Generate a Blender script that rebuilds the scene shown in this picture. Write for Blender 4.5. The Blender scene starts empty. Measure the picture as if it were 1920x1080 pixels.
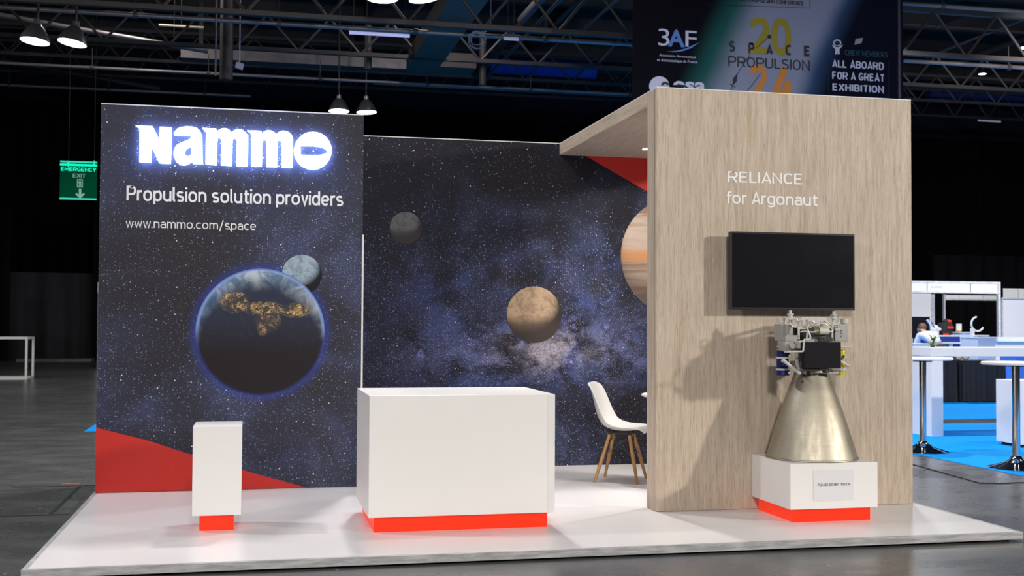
import bpy, bmesh, math, random
from mathutils import Vector, Matrix
R = math.radians
PI = math.pi
sc = bpy.context.scene
col = sc.collection
random.seed(7)

# ------------------------------------------------------------------ camera
CAM = Vector((1.190, -6.626, 1.321)); FPX = 2186.07
_y, _p, _r = R(12.462), R(1.724), R(0.298)
FW = Vector((math.sin(_y)*math.cos(_p), math.cos(_y)*math.cos(_p), math.sin(_p)))
_rt = Vector((math.cos(_y), -math.sin(_y), 0)); _up = _rt.cross(FW)
RT = _rt*math.cos(_r)+_up*math.sin(_r); UP = -_rt*math.sin(_r)+_up*math.cos(_r)
cd = bpy.data.cameras.new('camera'); cam = bpy.data.objects.new('camera', cd); col.objects.link(cam)
m = Matrix((RT, UP, -FW)).transposed().to_4x4(); m.translation = CAM
cam.matrix_world = m
cd.sensor_width = 36; cd.lens = FPX/1920*36; cd.clip_end = 300; cd.clip_start = .05
cd.dof.use_dof = True; cd.dof.focus_distance = 8.6; cd.dof.aperture_fstop = 4.5
sc.camera = cam

def at(x, y, Y=None, z=None):
    d = FW+RT*((x-960)/FPX)+UP*((540-y)/FPX)
    t = (Y-CAM.y)/d.y if Y is not None else (z-CAM.z)/d.z
    return CAM+d*t

# ------------------------------------------------------------------ world and hall light
w = bpy.data.worlds.new('world'); sc.world = w; w.use_nodes = True
bg = w.node_tree.nodes['Background']; bg.inputs[0].default_value = (.55, .6, .8, 1); bg.inputs[1].default_value = .05
sc.view_settings.view_transform = 'Standard'; sc.view_settings.look = 'None'
sc.view_settings.exposure = 0.0; sc.view_settings.gamma = 1; sc.view_settings.use_curve_mapping = False

LK = .40
def hall_light(name, loc, power, size=.55, color=(1, .97, .93), target=None, spread=180):
    l = bpy.data.lights.new(name, 'AREA'); l.spread = R(spread); l.shape = 'DISK'; l.size = size; l.energy = power*LK; l.color = color
    o = bpy.data.objects.new(name, l); col.objects.link(o); o.location = loc
    d = Vector(target)-Vector(loc) if target else Vector((0, 0, -1))
    o.rotation_euler = d.to_track_quat('-Z', 'Y').to_euler()
    return o
hall_light('bay_light_rear_right', (8.2, 6.4, 8.0), 950)
hall_light('bay_light_rear', (3.2, 6.6, 8.2), 1500, color=(1, .965, .96))
hall_light('overhead_fill_light', (2.7, 2.6, 8.3), 330, color=(1, .97, .95))  # unseen lamp, added to lift the booth's inner floor
hall_light('bay_light_left', (-4.5, 3.0, 7.6), 1000, color=(.96, .95, 1))
hall_light('bay_light_front_right', (14.0, -7.5, 4.5), 2500, color=(1, .95, .87), target=(5.6, 1, 1.1))
hall_light('front_fill_light', (1.5, -10.5, 5.4), 1650, size=1.2, color=(1, .965, .92), target=(3, 1.5, 1))  # added general fill, out of view, for the counter's front faces
hall_light('bay_light_front_left', (-6.5, -6.0, 6.6), 800, size=.8, target=(1, 2, 1))
hall_light('bay_light_far_right', (14.5, 15.5, 7.6), 1700, size=1.0, color=(.93, .96, 1))
hall_light('bay_light_far_right', (25, 18, 8.0), 1700, size=1.0, color=(.97, .98, 1))
hall_light('right_fill_light', (14.5, 2.5, 8.0), 550, size=.8)  # added to light the carpet and bar fronts on the right
hall_light('far_fill_light', (19, 11, 8.0), 1100, size=1.0, color=(1, .93, .86), target=(25, 28, 1.5), spread=75)  # added warm fill aimed at the far white panels
hall_light('upper_left_fill_light', (-2.0, 24.0, 10.9), 420)  # added out of view to brighten the conduits
hall_light('upper_middle_fill_light', (6.0, 22.0, 10.9), 420)  # added above the view so the ceiling pipes show better
hall_light('bay_light_far_left', (-6, 17, 7.5), 700, size=.8)

# ------------------------------------------------------------------ helpers
class NT:
    def __init__(s, name):
        s.m = bpy.data.materials.new(name); s.m.use_nodes = True
        s.t = s.m.node_tree; s.b = s.t.nodes['Principled BSDF']
        s._o = None
    def n(s, typ, **k):
        x = s.t.nodes.new(typ)
        for a, v in k.items(): setattr(x, a, v)
        return x
    def link(s, a, b): s.t.links.new(a, b)
    def put(s, sock, v):
        if isinstance(v, bpy.types.NodeSocket): s.link(v, sock)
        else:
            if hasattr(sock.default_value, '__len__') and not hasattr(v, '__len__'): v = (v,)*len(sock.default_value)
            if hasattr(v, '__len__') and hasattr(sock.default_value, '__len__') and len(v) == 3 and len(sock.default_value) == 4: v = (*v, 1)
            sock.default_value = v
    def obj(s):
        if s._o is None: s._o = s.n('ShaderNodeTexCoord').outputs['Object']
        return s._o
    def sep(s, v=None):
        x = s.n('ShaderNodeSeparateXYZ'); s.link(v or s.obj(), x.inputs[0]); return x.outputs
    def comb(s, x=0, y=0, z=0):
        c = s.n('ShaderNodeCombineXYZ')
        for i, v in enumerate((x, y, z)): s.put(c.inputs[i], v)
        return c.outputs[0]
    def M(s, op, a, b=0, c=0, clamp=False):
        x = s.n('ShaderNodeMath', operation=op, use_clamp=clamp)
        s.put(x.inputs[0], a); s.put(x.inputs[1], b); s.put(x.inputs[2], c); return x.outputs[0]
    def add(s, a, b): return s.M('ADD', a, b)
    def sub(s, a, b): return s.M('SUBTRACT', a, b)
    def mul(s, a, b): return s.M('MULTIPLY', a, b)
    def ss(s, v, lo, hi, a=0., b=1.):
        x = s.n('ShaderNodeMapRange', interpolation_type='SMOOTHSTEP')
        s.put(x.inputs[0], v); s.put(x.inputs[1], lo); s.put(x.inputs[2], hi); s.put(x.inputs[3], a); s.put(x.inputs[4], b)
        return x.outputs[0]
    def mix(s, f, a, b, blend='MIX'):
        x = s.n('ShaderNodeMix', data_type='RGBA', blend_type=blend)
        s.put(x.inputs[0], f); s.put(x.inputs[6], a); s.put(x.inputs[7], b); return x.outputs[2]
    def noise(s, vec=None, scale=5, detail=4, rough=.55, dist=0, dims='3D'):
        x = s.n('ShaderNodeTexNoise', noise_dimensions=dims)
        s.link(vec or s.obj(), x.inputs['Vector']); x.inputs['Scale'].default_value = scale
        x.inputs['Detail'].default_value = detail; x.inputs['Roughness'].default_value = rough; x.inputs['Distortion'].default_value = dist
        return x.outputs[0]
    def voro(s, vec, scale, dims='2D'):
        x = s.n('ShaderNodeTexVoronoi', voronoi_dimensions=dims); s.link(vec, x.inputs['Vector']); x.inputs['Scale'].default_value = scale
        return x.outputs['Distance'], x.outputs['Color']
    def scale(s, vec, sx, sy, sz, off=(0, 0, 0)):
        x = s.n('ShaderNodeMapping'); s.link(vec, x.inputs[0]); x.inputs['Scale'].default_value = (sx, sy, sz); x.inputs['Location'].default_value = off
        return x.outputs[0]
    def base(s, c): s.put(s.b.inputs['Base Color'], c)
    def set(s, **k):
        names = dict(rough='Roughness', metal='Metallic', ecol='Emission Color', estr='Emission Strength', spec='Specular IOR Level', alpha='Alpha', normal='Normal', trans='Transmission Weight', coat='Coat Weight')
        for a, v in k.items(): s.put(s.b.inputs[names[a]], v)
        return s
    def bump(s, h, strength=.2, dist=.01):
        x = s.n('ShaderNodeBump'); s.link(h, x.inputs['Height']); x.inputs['Strength'].default_value = strength; x.inputs['Distance'].default_value = dist
        s.link(x.outputs[0], s.b.inputs['Normal'])

def plain(name, c, rough=.5, metal=0., var=.06, scale=6., spec=.5, estr=0, ecol=None):
    n = NT(name)
    if var:
        f = n.noise(scale=scale, detail=3)
        n.base(n.mix(f, [x*(1-var) for x in c], [min(1, x*(1+var)) for x in c]))
        n.put(n.b.inputs['Roughness'], n.ss(f, .2, .8, rough*.92, min(1, rough*1.08)))
    else:
        n.base(c); n.set(rough=rough)
    n.set(metal=metal, spec=spec)
    if estr: n.set(ecol=ecol or c, estr=estr)
    return n.m

class MB:
    def __init__(s): s.b = bmesh.new()
    def box(s, x0, x1, y0, y1, z0, z1, bevel=0, M=None):
        r = bmesh.ops.create_cube(s.b, size=1)
        vs = r['verts']
        for v in vs: v.co = Vector((x0+(v.co.x+.5)*(x1-x0), y0+(v.co.y+.5)*(y1-y0), z0+(v.co.z+.5)*(z1-z0)))
        if bevel:
            es = list({e for v in vs for e in v.link_edges})
            r = bmesh.ops.bevel(s.b, geom=es, offset=bevel, segments=2, affect='EDGES', profile=.5)
            vs = list({v for f in r['faces'] for v in f.verts} | {v for v in vs if v.is_valid})
        if M: 
            for v in vs: v.co = M@v.co
        return s
    def cyl(s, a, b, r, r2=None, seg=16, caps=True):
        a, b = Vector(a), Vector(b); d = b-a
        M = Matrix.Translation((a+b)/2)@d.to_track_quat('Z', 'Y').to_matrix().to_4x4()
        bmesh.ops.create_cone(s.b, cap_ends=caps, segments=seg, radius1=r, radius2=r if r2 is None else r2, depth=d.length, matrix=M)
        return s
    def bar(s, a, b, w, h):
        a, b = Vector(a), Vector(b); d = b-a
        M = Matrix.Translation((a+b)/2)@d.to_track_quat('Z', 'Y').to_matrix().to_4x4()
        r = bmesh.ops.create_cube(s.b, size=1)
        for v in r['verts']: v.co = M@Vector((v.co.x*w, v.co.y*h, v.co.z*d.length))
        return s
    def sph(s, c, r, sx=1, sy=1, sz=1, seg=16):
        q = bmesh.ops.create_uvsphere(s.b, u_segments=seg, v_segments=max(6, seg//2), radius=r)
        for v in q['verts']: v.co = Vector((v.co.x*sx, v.co.y*sy, v.co.z*sz))+Vector(c)
        return s
    def lathe(s, prof, c=(0, 0, 0), seg=48, closed=False):
        rings = []
        for r, z in prof:
            rings.append([s.b.verts.new((c[0]+r*math.cos(2*PI*i/seg), c[1]+r*math.sin(2*PI*i/seg), c[2]+z)) for i in range(seg)])
        n = len(rings)
        for k in range(n if closed else n-1):
            A, B = rings[k], rings[(k+1) % n]
            for i in range(seg):
                s.b.faces.new((A[i], A[(i+1) % seg], B[(i+1) % seg], B[i]))
        if not closed:
            if prof[0][0] > 1e-4: s.b.faces.new(list(reversed(rings[0])))
            if prof[-1][0] > 1e-4: s.b.faces.new(rings[-1])
        return s
    def tube(s, pts, r, seg=10):
        pts = [Vector(p) for p in pts]; rings = []
        prev = None
        for i, p in enumerate(pts):
            t = ((pts[min(i+1, len(pts)-1)]-pts[i]).normalized()+(pts[i]-pts[max(i-1, 0)]).normalized()).normalized()
            u = prev - t*prev.dot(t) if prev else t.orthogonal()
            u.normalize(); prev = u; v = t.cross(u)
            rings.append([s.b.verts.new(p+(u*math.cos(2*PI*k/seg)+v*math.sin(2*PI*k/seg))*r) for k in range(seg)])
        for A, B in zip(rings, rings[1:]):
            for i in range(seg): s.b.faces.new((A[i], A[(i+1) % seg], B[(i+1) % seg], B[i]))
        s.b.faces.new(list(reversed(rings[0]))); s.b.faces.new(rings[-1])
        return s
    def prism(s, pts, y0, y1):          # polygon in x,z extruded along y
        A = [s.b.verts.new((x, y0, z)) for x, z in pts]; B = [s.b.verts.new((x, y1, z)) for x, z in pts]
        s.b.faces.new(A); s.b.faces.new(list(reversed(B)))
        for i in range(len(pts)):
            j = (i+1) % len(pts); s.b.faces.new((A[j], A[i], B[i], B[j]))
        return s
    def build(s, name, mat, parent=None, smooth=False, off=None, loc=None):
        bmesh.ops.recalc_face_normals(s.b, faces=s.b.faces)
        me = bpy.data.meshes.new(name)
        o0 = Vector(off) if off is not None else (Vector(parent.location) if parent and parent.get('world_coords') else None)
        if o0 is not None:
            for v in s.b.verts: v.co -= o0
        s.b.to_mesh(me); s.b.free()
        if smooth:
            for p in me.polygons: p.use_smooth = True
            me.set_sharp_from_angle(angle=R(38))
        me.materials.append(mat)
        o = bpy.data.objects.new(name, me); col.objects.link(o)
        if parent: o.parent = parent
        if loc is not None: o.location = loc
        return o

def tag(o, label=None, cat=None, group=None, kind=None):
    if label: o['label'] = label
    if cat: o['category'] = cat
    if group: o['group'] = group
    if kind: o['kind'] = kind
    return o
def thing(name, loc, label, cat, group=None, world=True, rz=0):
    o = bpy.data.objects.new(name, None); col.objects.link(o); o.location = loc; o.rotation_euler = (0, 0, rz); o.empty_display_size = .1
    tag(o, label, cat, group)
    if world: o['world_coords'] = 1
    return o
def dup(root, loc, label=None, group=None, rz=None):
    r = root.copy(); col.objects.link(r); r.location = loc
    if rz is not None: r.rotation_euler = (0, 0, rz)
    if label: r['label'] = label
    if group: r['group'] = group
    for ch in list(root.children):
        c = ch.copy(); col.objects.link(c); c.parent = r
        for g in list(ch.children):
            d = g.copy(); col.objects.link(d); d.parent = c
    return r
def mesh_from(curve_obj):
    dg = bpy.context.evaluated_depsgraph_get()
    me = bpy.data.meshes.new_from_object(curve_obj.evaluated_get(dg))
    cu = curve_obj.data; bpy.data.objects.remove(curve_obj); bpy.data.curves.remove(cu)
    return me
def text(name, s, x0, x1, z0, z1, y, mat, parent, bold=0., thick=.0015, spacing=1., label=None):
    """lettering standing in the x,z plane facing -y, its ink filling x0..x1, z0..z1 (world)"""
    c = bpy.data.curves.new(name, 'FONT'); c.body = s; c.size = 1; c.offset = bold; c.space_character = spacing; c.extrude = .01
    o = bpy.data.objects.new(name, c); col.objects.link(o)
    me = mesh_from(o); me.name = name
    xs = [v.co.x for v in me.vertices]; ys = [v.co.y for v in me.vertices]
    ax, bx, ay, by = min(xs), max(xs), min(ys), max(ys)
    off = Vector(parent.location) if parent and parent.get('world_coords') else Vector((0, 0, 0))
    for v in me.vertices:
        d = 1 if v.co.z > 0 else 0
        v.co = Vector((x0+(v.co.x-ax)/(bx-ax)*(x1-x0), y-thick*d, z0+(v.co.y-ay)/(by-ay)*(z1-z0)))-off
    me.materials.clear(); me.materials.append(mat)
    o = bpy.data.objects.new(name, me); col.objects.link(o); o.parent = parent
    if label: o['label'] = label
    return o
# monoline lettering with rounded bowls, drawn as strokes (line height 1, small letters .72)
def _arc(cx, cy, rx, ry, a0, a1, n=14, e=2.35):
    out = []
    for i in range(n+1):
        a = R(a0+(a1-a0)*i/n); c, s_ = math.cos(a), math.sin(a)
        out.append((cx+rx*math.copysign(abs(c)**(2/e), c), cy+ry*math.copysign(abs(s_)**(2/e), s_)))
    return out
_bowl = lambda cx: _arc(cx, .36, .24, .30, 0, 360, 32)
GLYPH = {
 'o': (.50, [_arc(.25, .36, .25, .30, 0, 360, 32)]), 'n': (.46, [[(0, 0), (0, .72)], _arc(.23, .40, .23, .26, 180, 0)+[(.46, 0)]]),
 'm': (.76, [[(0, 0), (0, .72)], _arc(.19, .42, .19, .24, 180, 0)+[(.38, 0)], _arc(.57, .42, .19, .24, 180, 0)+[(.76, 0)]]),
 'r': (.27, [[(0, 0), (0, .72)], _arc(.22, .42, .22, .24, 180, 75)]), 'u': (.46, [[(0, .72)]+_arc(.23, .32, .23, .26, 180, 360), [(.46, .72), (.46, 0)]]),
 'p': (.48, [[(0, -.22), (0, .72)], _bowl(.24)]), 'd': (.48, [[(.48, 0), (.48, 1.0)], _bowl(.24)]),
 'g': (.48, [_bowl(.24), [(.48, .72), (.48, .0)]+_arc(.24, .0, .24, .16, 0, -150)]),
 'a': (.43, [_arc(.215, .44, .215, .22, 150, 0)+[(.43, 0)], [(.43, .41)]+_arc(.18, .235, .18, .175, 90, 270)+[(.43, .09)]]),
 'e': (.48, [[(.48, .36)]+_arc(.24, .36, .24, .30, 2, 318, 26), [(0, .36), (.48, .36)]]), 'c': (.42, [_arc(.24, .36, .24, .30, 48, 312, 24)]),
 's': (.40, [_arc(.20, .515, .19, .145, 35, 268, 16)+_arc(.20, .205, .20, .145, 88, -145, 16)]),
 't': (.32, [[(.12, .92)]+_arc(.27, .21, .15, .15, 180, 270)+[(.34, .06)], [(0, .66), (.34, .66)]]),
 'i': (0, [[(0, 0), (0, .72)], [(0, .87), (0, 1.0)]]), 'l': (.11, [[(0, 1.0)]+_arc(.12, .18, .12, .12, 180, 270)]),
 'v': (.42, [[(0, .72), (.21, .02), (.42, .72)]]), 'w': (.68, [[(0, .72), (.17, .02), (.34, .68), (.51, .02), (.68, .72)]]),
 '.': (0, [[(0, 0), (0, .14)]]), '/': (.36, [[(0, -.20), (.36, 1.04)]]), 'f': (.30, [[(.32, .94)]+_arc(.26, .80, .14, .14, 90, 180)+[(.12, 0)], [(0, .66), (.32, .66)]]),
 'P': (.52, [[(0, 0), (0, 1)], [(0, .94), (.30, .94)]+_arc(.29, .69, .25, .25, 90, -90)+[(0, .44)]]),
 'R': (.54, [[(0, 0), (0, 1)], [(0, .94), (.30, .94)]+_arc(.29, .70, .25, .24, 90, -90)+[(0, .46)], [(.27, .46), (.54, 0)]]),
 'E': (.46, [[(.46, .94), (0, .94), (0, .06), (.46, .06)], [(0, .51), (.42, .51)]]), 'L': (.42, [[(0, 1), (0, .06), (.42, .06)]]), 'I': (0, [[(0, 0), (0, 1)]]),
 'A': (.56, [[(0, 0), (.28, .97), (.56, 0)], [(.09, .27), (.47, .27)]]), 'N': (.54, [[(0, 0), (0, .96), (.54, .04), (.54, 1)]]), 'C': (.50, [_arc(.28, .5, .28, .44, 46, 314, 26)]), ' ': (.08, []),
 'S': (.48, [_arc(.24, .735, .225, .205, 30, 268, 18)+_arc(.24, .275, .24, .215, 88, -148, 18)]), 'O': (.54, [_arc(.27, .5, .27, .44, 0, 360, 40)]), 'U': (.52, [[(0, 1), (0, .3)]+_arc(.26, .3, .26, .24, 180, 360)+[(.52, 1)]]),
 'F': (.44, [[(.44, .94), (0, .94), (0, 0)], [(0, .49), (.38, .49)]]), 'G': (.52, [_arc(.28, .5, .28, .44, 46, 350, 28)+[(.54, .44), (.28, .44)]]), 'T': (.50, [[(0, .94), (.50, .94)], [(.25, .94), (.25, 0)]]),
 'D': (.52, [[(0, 0), (0, 1)], [(0, .94), (.22, .94)]+_arc(.22, .5, .30, .44, 90, -90)+[(0, .06)]]), 'X': (.54, [[(0, 0), (.54, 1)], [(0, 1), (.54, 0)]]), 'H': (.52, [[(0, 0), (0, 1)], [(.52, 0), (.52, 1)], [(0, .5), (.52, .5)]]),
 'B': (.52, [[(0, 0), (0, 1)], [(0, .94), (.28, .94)]+_arc(.28, .73, .22, .21, 90, -90)+[(0, .52)], [(.28, .52)]+_arc(.28, .29, .25, .23, 90, -90)+[(0, .06)]]),
 'M': (.68, [[(0, 0), (0, .96), (.34, .3), (.68, .96), (.68, 0)]]), 'W': (.80, [[(0, 1), (.2, .04), (.4, .9), (.6, .04), (.8, 1)]]), 'Y': (.54, [[(0, 1), (.27, .48), (.54, 1)], [(.27, .48), (.27, 0)]]), 'V': (.54, [[(0, 1), (.27, .04), (.54, 1)]]),
 '0': (.50, [_arc(.25, .5, .25, .44, 0, 360, 40)]), '2': (.48, [_arc(.24, .70, .24, .24, 172, -30, 18)+[(.02, .06), (.48, .06)]]), '4': (.54, [[(.54, .26), (.02, .26), (.34, .98)], [(.40, .60), (.40, 0)]])}
def stroke_text(name, s, x0, x1, z0, z1, y, mat, parent, wt=.13, thick=.0012):
    segs = []; cx = 0
    for ch_ in s:
        wd, st = GLYPH[ch_]
        for pl in st: segs.append([(cx+p[0], p[1]) for p in pl])
        cx += wd+.215+max(0, wt-.135)*1.15-(.05 if ch_ in 'rvwtfLAl' else 0)
    quads = []; h = wt/2
    for pl in segs:
        pl = [p for i, p in enumerate(pl) if i == 0 or math.hypot(p[0]-pl[i-1][0], p[1]-pl[i-1][1]) > 1e-4]
        closed = math.hypot(pl[0][0]-pl[-1][0], pl[0][1]-pl[-1][1]) < 1e-3
        n_ = len(pl); L_ = []; R_ = []
        for i, p in enumerate(pl):
            a = pl[i-1] if i else (pl[-2] if closed else None); b = pl[i+1] if i < n_-1 else (pl[1] if closed else None)
            d1 = Vector((p[0]-a[0], p[1]-a[1])).normalized() if a else None; d2 = Vector((b[0]-p[0], b[1]-p[1])).normalized() if b else None
            d1 = d1 or d2; d2 = d2 or d1; t_ = (d1+d2)
            if t_.length < 1e-3: t_ = d1
            t_.normalize(); nn = Vector((-t_.y, t_.x)); k = h/max(.42, nn.dot(Vector((-d1.y, d1.x))))
            L_.append((p[0]+nn.x*k, p[1]+nn.y*k)); R_.append((p[0]-nn.x*k, p[1]-nn.y*k))
        quads.append((L_, R_))
    al = [q_ for L_, R_ in quads for q_ in L_+R_]; ax = min(q_[0] for q_ in al); bx = max(q_[0] for q_ in al); ay = min(q_[1] for q_ in al); by = max(q_[1] for q_ in al)
    f_ = lambda q_: (x0+(q_[0]-ax)/(bx-ax)*(x1-x0), z0+(q_[1]-ay)/(by-ay)*(z1-z0))
    mb = MB()
    for k_, (L_, R_) in enumerate(quads):
        rows = [[mb.b.verts.new((f_(q_)[0], yy, f_(q_)[1])) for q_ in S] for S, yy in ((L_, y-thick-.00025*(k_ % 5)), (R_, y-thick-.00025*(k_ % 5)), (R_, y), (L_, y))]
        for i in range(len(L_)-1):
            for a in range(4): mb.b.faces.new((rows[a][i], rows[a][i+1], rows[(a+1) % 4][i+1], rows[(a+1) % 4][i]))
        mb.b.faces.new([rows[a][0] for a in range(4)]); mb.b.faces.new([rows[a][-1] for a in (3, 2, 1, 0)])
    return mb.build(name, mat, parent)
def shape(name, loops, y0, y1, mat, parent):
    """filled outline with holes, loops of (x,z) world points, between y0 and y1"""
    c = bpy.data.curves.new(name, 'CURVE'); c.dimensions = '2D'; c.fill_mode = 'BOTH'; c.extrude = .5
    for lp in loops:
        sp = c.splines.new('POLY'); sp.points.add(len(lp)-1); sp.use_cyclic_u = True
        for p, (x, z) in zip(sp.points, lp): p.co = (x, z, 0, 1)
    o = bpy.data.objects.new(name, c); col.objects.link(o)
    me = mesh_from(o); me.name = name
    off = Vector(parent.location) if parent and parent.get('world_coords') else Vector((0, 0, 0))
    for v in me.vertices: v.co = Vector((v.co.x, y0+(y1-y0)*(v.co.z+.5), v.co.y))-off
    bm = bmesh.new(); bm.from_mesh(me); bmesh.ops.recalc_face_normals(bm, faces=bm.faces); bm.to_mesh(me); bm.free()
    me.materials.clear(); me.materials.append(mat)
    o = bpy.data.objects.new(name, me); col.objects.link(o); o.parent = parent
    return o
def smooth_loop(pts, n=2):
    for _ in range(n):
        q = []
        for i in range(len(pts)):
            a, b = Vector(pts[i]), Vector(pts[(i+1) % len(pts)])
            q += [tuple(a*.75+b*.25), tuple(a*.25+b*.75)]
        pts = q
    return pts

# ------------------------------------------------------------------ materials
def space_mat(name, glow=None, milky=None, k0=1., spec=.15):
    n = NT(name); x, y, z = n.sep()
    p = n.comb(x, z, 0)
    big = n.noise(p, .9, 5, .6, .4, '2D'); mid = n.noise(n.scale(p, 1, 1, 1, (3, 7, 0)), 2.6, 6, .65, .3, '2D')
    grain = n.noise(p, 95, 2, .7, 0, '2D')
    neb = n.mul(n.ss(big, .38, .68), n.ss(mid, .3, .7))
    topfade = n.ss(z, 2.0, 2.7, 1, .25)
    neb = n.mul(neb, topfade)
    c = n.mix(n.ss(big, .3, .6), [q*k0 for q in (.026, .024, .030)], [q*k0 for q in (.033, .036, .058)])
    c = n.mix(n.mul(neb, .8), c, (.050, .060, .125))
    dens = n.add(n.mul(neb, .75), n.ss(z, 1.5, 2.7, .34, .14))
    if milky:
        cx, cz, ang, ln, wd = milky
        dx = n.sub(x, cx); dz = n.sub(z, cz)
        u = n.add(n.mul(dx, math.cos(ang)), n.mul(dz, math.sin(ang))); v = n.sub(n.mul(dz, math.cos(ang)), n.mul(dx, math.sin(ang)))
        band = n.mul(n.ss(n.M('ABSOLUTE', u), 0, ln, 1, 0), n.ss(n.M('ABSOLUTE', n.add(v, n.mul(n.sub(mid, .5), .5))), 0, wd, 1, 0))
        fine = n.noise(n.scale(p, 1, 1.5, 1, (1, 2, 0)), 3.2, 10, .70, .25, '2D'); gr2 = n.noise(p, 38, 4, .85, 0, '2D')
        cloud = n.mul(band, n.mul(n.ss(fine, .38, .62), n.ss(gr2, .30, .62, .35, 1)))
        core = n.M('SQRT', n.add(n.M('POWER', n.mul(n.sub(x, 3.85), .9), 2), n.M('POWER', n.mul(n.sub(z, 1.06), 2.2), 2)))
        blue = n.mul(n.ss(n.noise(n.scale(p, 1, 1, 1, (12, 5, 0)), 2.2, 6, .6, .2, '2D'), .46, .66), n.mul(n.ss(n.M('ABSOLUTE', n.sub(z, 1.3)), .1, 1.0, 1, 0), n.ss(gr2, .3, .65, .3, 1)))
        c = n.mix(n.mul(blue, .9), c, (.060, .085, .24))
        c = n.mix(n.mul(cloud, .9), c, n.mix(n.ss(core, .1, .7), (.36, .32, .37), (.14, .16, .36)))
        dust = n.mul(n.ss(n.noise(n.scale(p, 1, 1.4, 1, (9, 4, 0)), 2.6, 9, .7, .3, '2D'), .47, .62), n.mul(n.ss(n.M('ABSOLUTE', n.sub(z, 1.35)), .2, .9, .75, 0), n.ss(x, 2.6, 3.4)))
        c = n.mix(dust, c, (.030, .024, .026))
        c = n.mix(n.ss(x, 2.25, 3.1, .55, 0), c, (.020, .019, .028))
        sp = n.noise(n.scale(p, 1, 1, 1, (2, 2, 0)), 5.5, 2, .5, 0, '2D')
        c = n.mix(n.mul(n.mul(n.ss(sp, .70, .82), band), n.ss(gr2, .35, .6)), c, (.35, .30, .85))
        dens = n.add(dens, n.mul(band, .5))
    c = n.mix(n.mul(n.ss(grain, .35, .75), .35), c, n.mix(1, c, (1.9, 1.9, 2.1), 'MULTIPLY'))
    for sc_, rad, th, amp, tint, off in ((95, .36, .50, .42, (.45, .5, .9), 0), (52, .24, .62, .50, (.65, .7, 1), 5), (24, .115, .45, .75, (.8, .82, 1), 9), (7.5, .052, .45, .95, (.95, .9, 1), 13)):
        d, cc = n.voro(n.scale(p, 1, 1, 1, (off, off*.7, 0)), sc_)
        r, g, b = n.sep(cc)
        k = n.M('MULTIPLY', n.ss(d, rad*.25, rad, 1, 0), n.ss(r, n.sub(1.0, n.mul(dens, th)) if sc_ > 10 else 1-th, 1.0))
        c = n.mix(n.mul(k, amp), c, tint)
    if glow:
        gx, gz, gr = glow
        dd = n.M('SQRT', n.add(n.M('POWER', n.sub(x, gx), 2), n.M('POWER', n.sub(z, gz), 2)))
        c = n.mix(n.ss(dd, gr*.98, gr*1.16, .55, 0), c, (.035, .055, .32))
    n.base(c); n.set(rough=.5, spec=spec); n.bump(n.noise(scale=300, detail=1), .03, .001)
    return n.m
def wood_mat(name, axis):
    n = NT(name); o = n.obj(); s = [1, 1, 1]; s['xyz'.index(axis)] = .055
    a = n.noise(n.scale(o, *s), 40, 6, .7, .12); b = n.noise(n.scale(o, *s, (4, 4, 4)), 150, 4, .75)
    s2 = list(s); s2['xyz'.index(axis)] = .12
    cgr = n.noise(n.scale(o, *s2, (2, 9, 1)), 6, 4, .6, .5)
    pores = n.noise(n.scale(o, *[v if v == 1 else .03 for v in s], (7, 1, 3)), 260, 2, .7)
    c = n.mix(n.ss(a, .3, .72), (.57, .478, .382), (.41, .328, .25))
    c = n.mix(n.ss(cgr, .45, .75, 0, .45), c, (.60, .515, .41))
    c = n.mix(n.ss(b, .48, .74, 0, .62), c, (.29, .22, .16))
    c = n.mix(n.ss(pores, .55, .72, 0, .6), c, (.22, .165, .12))
    spot = n.mul(n.ss(n.noise(n.scale(o, *s2, (1, 5, 3)), 3.1, 3, .5, 1.2), .62, .72), .35)
    c = n.mix(spot, c, (.42, .29, .15))
    n.base(c); n.set(rough=.55, spec=.3); n.bump(b, .08, .002)
    return n.m
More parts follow.
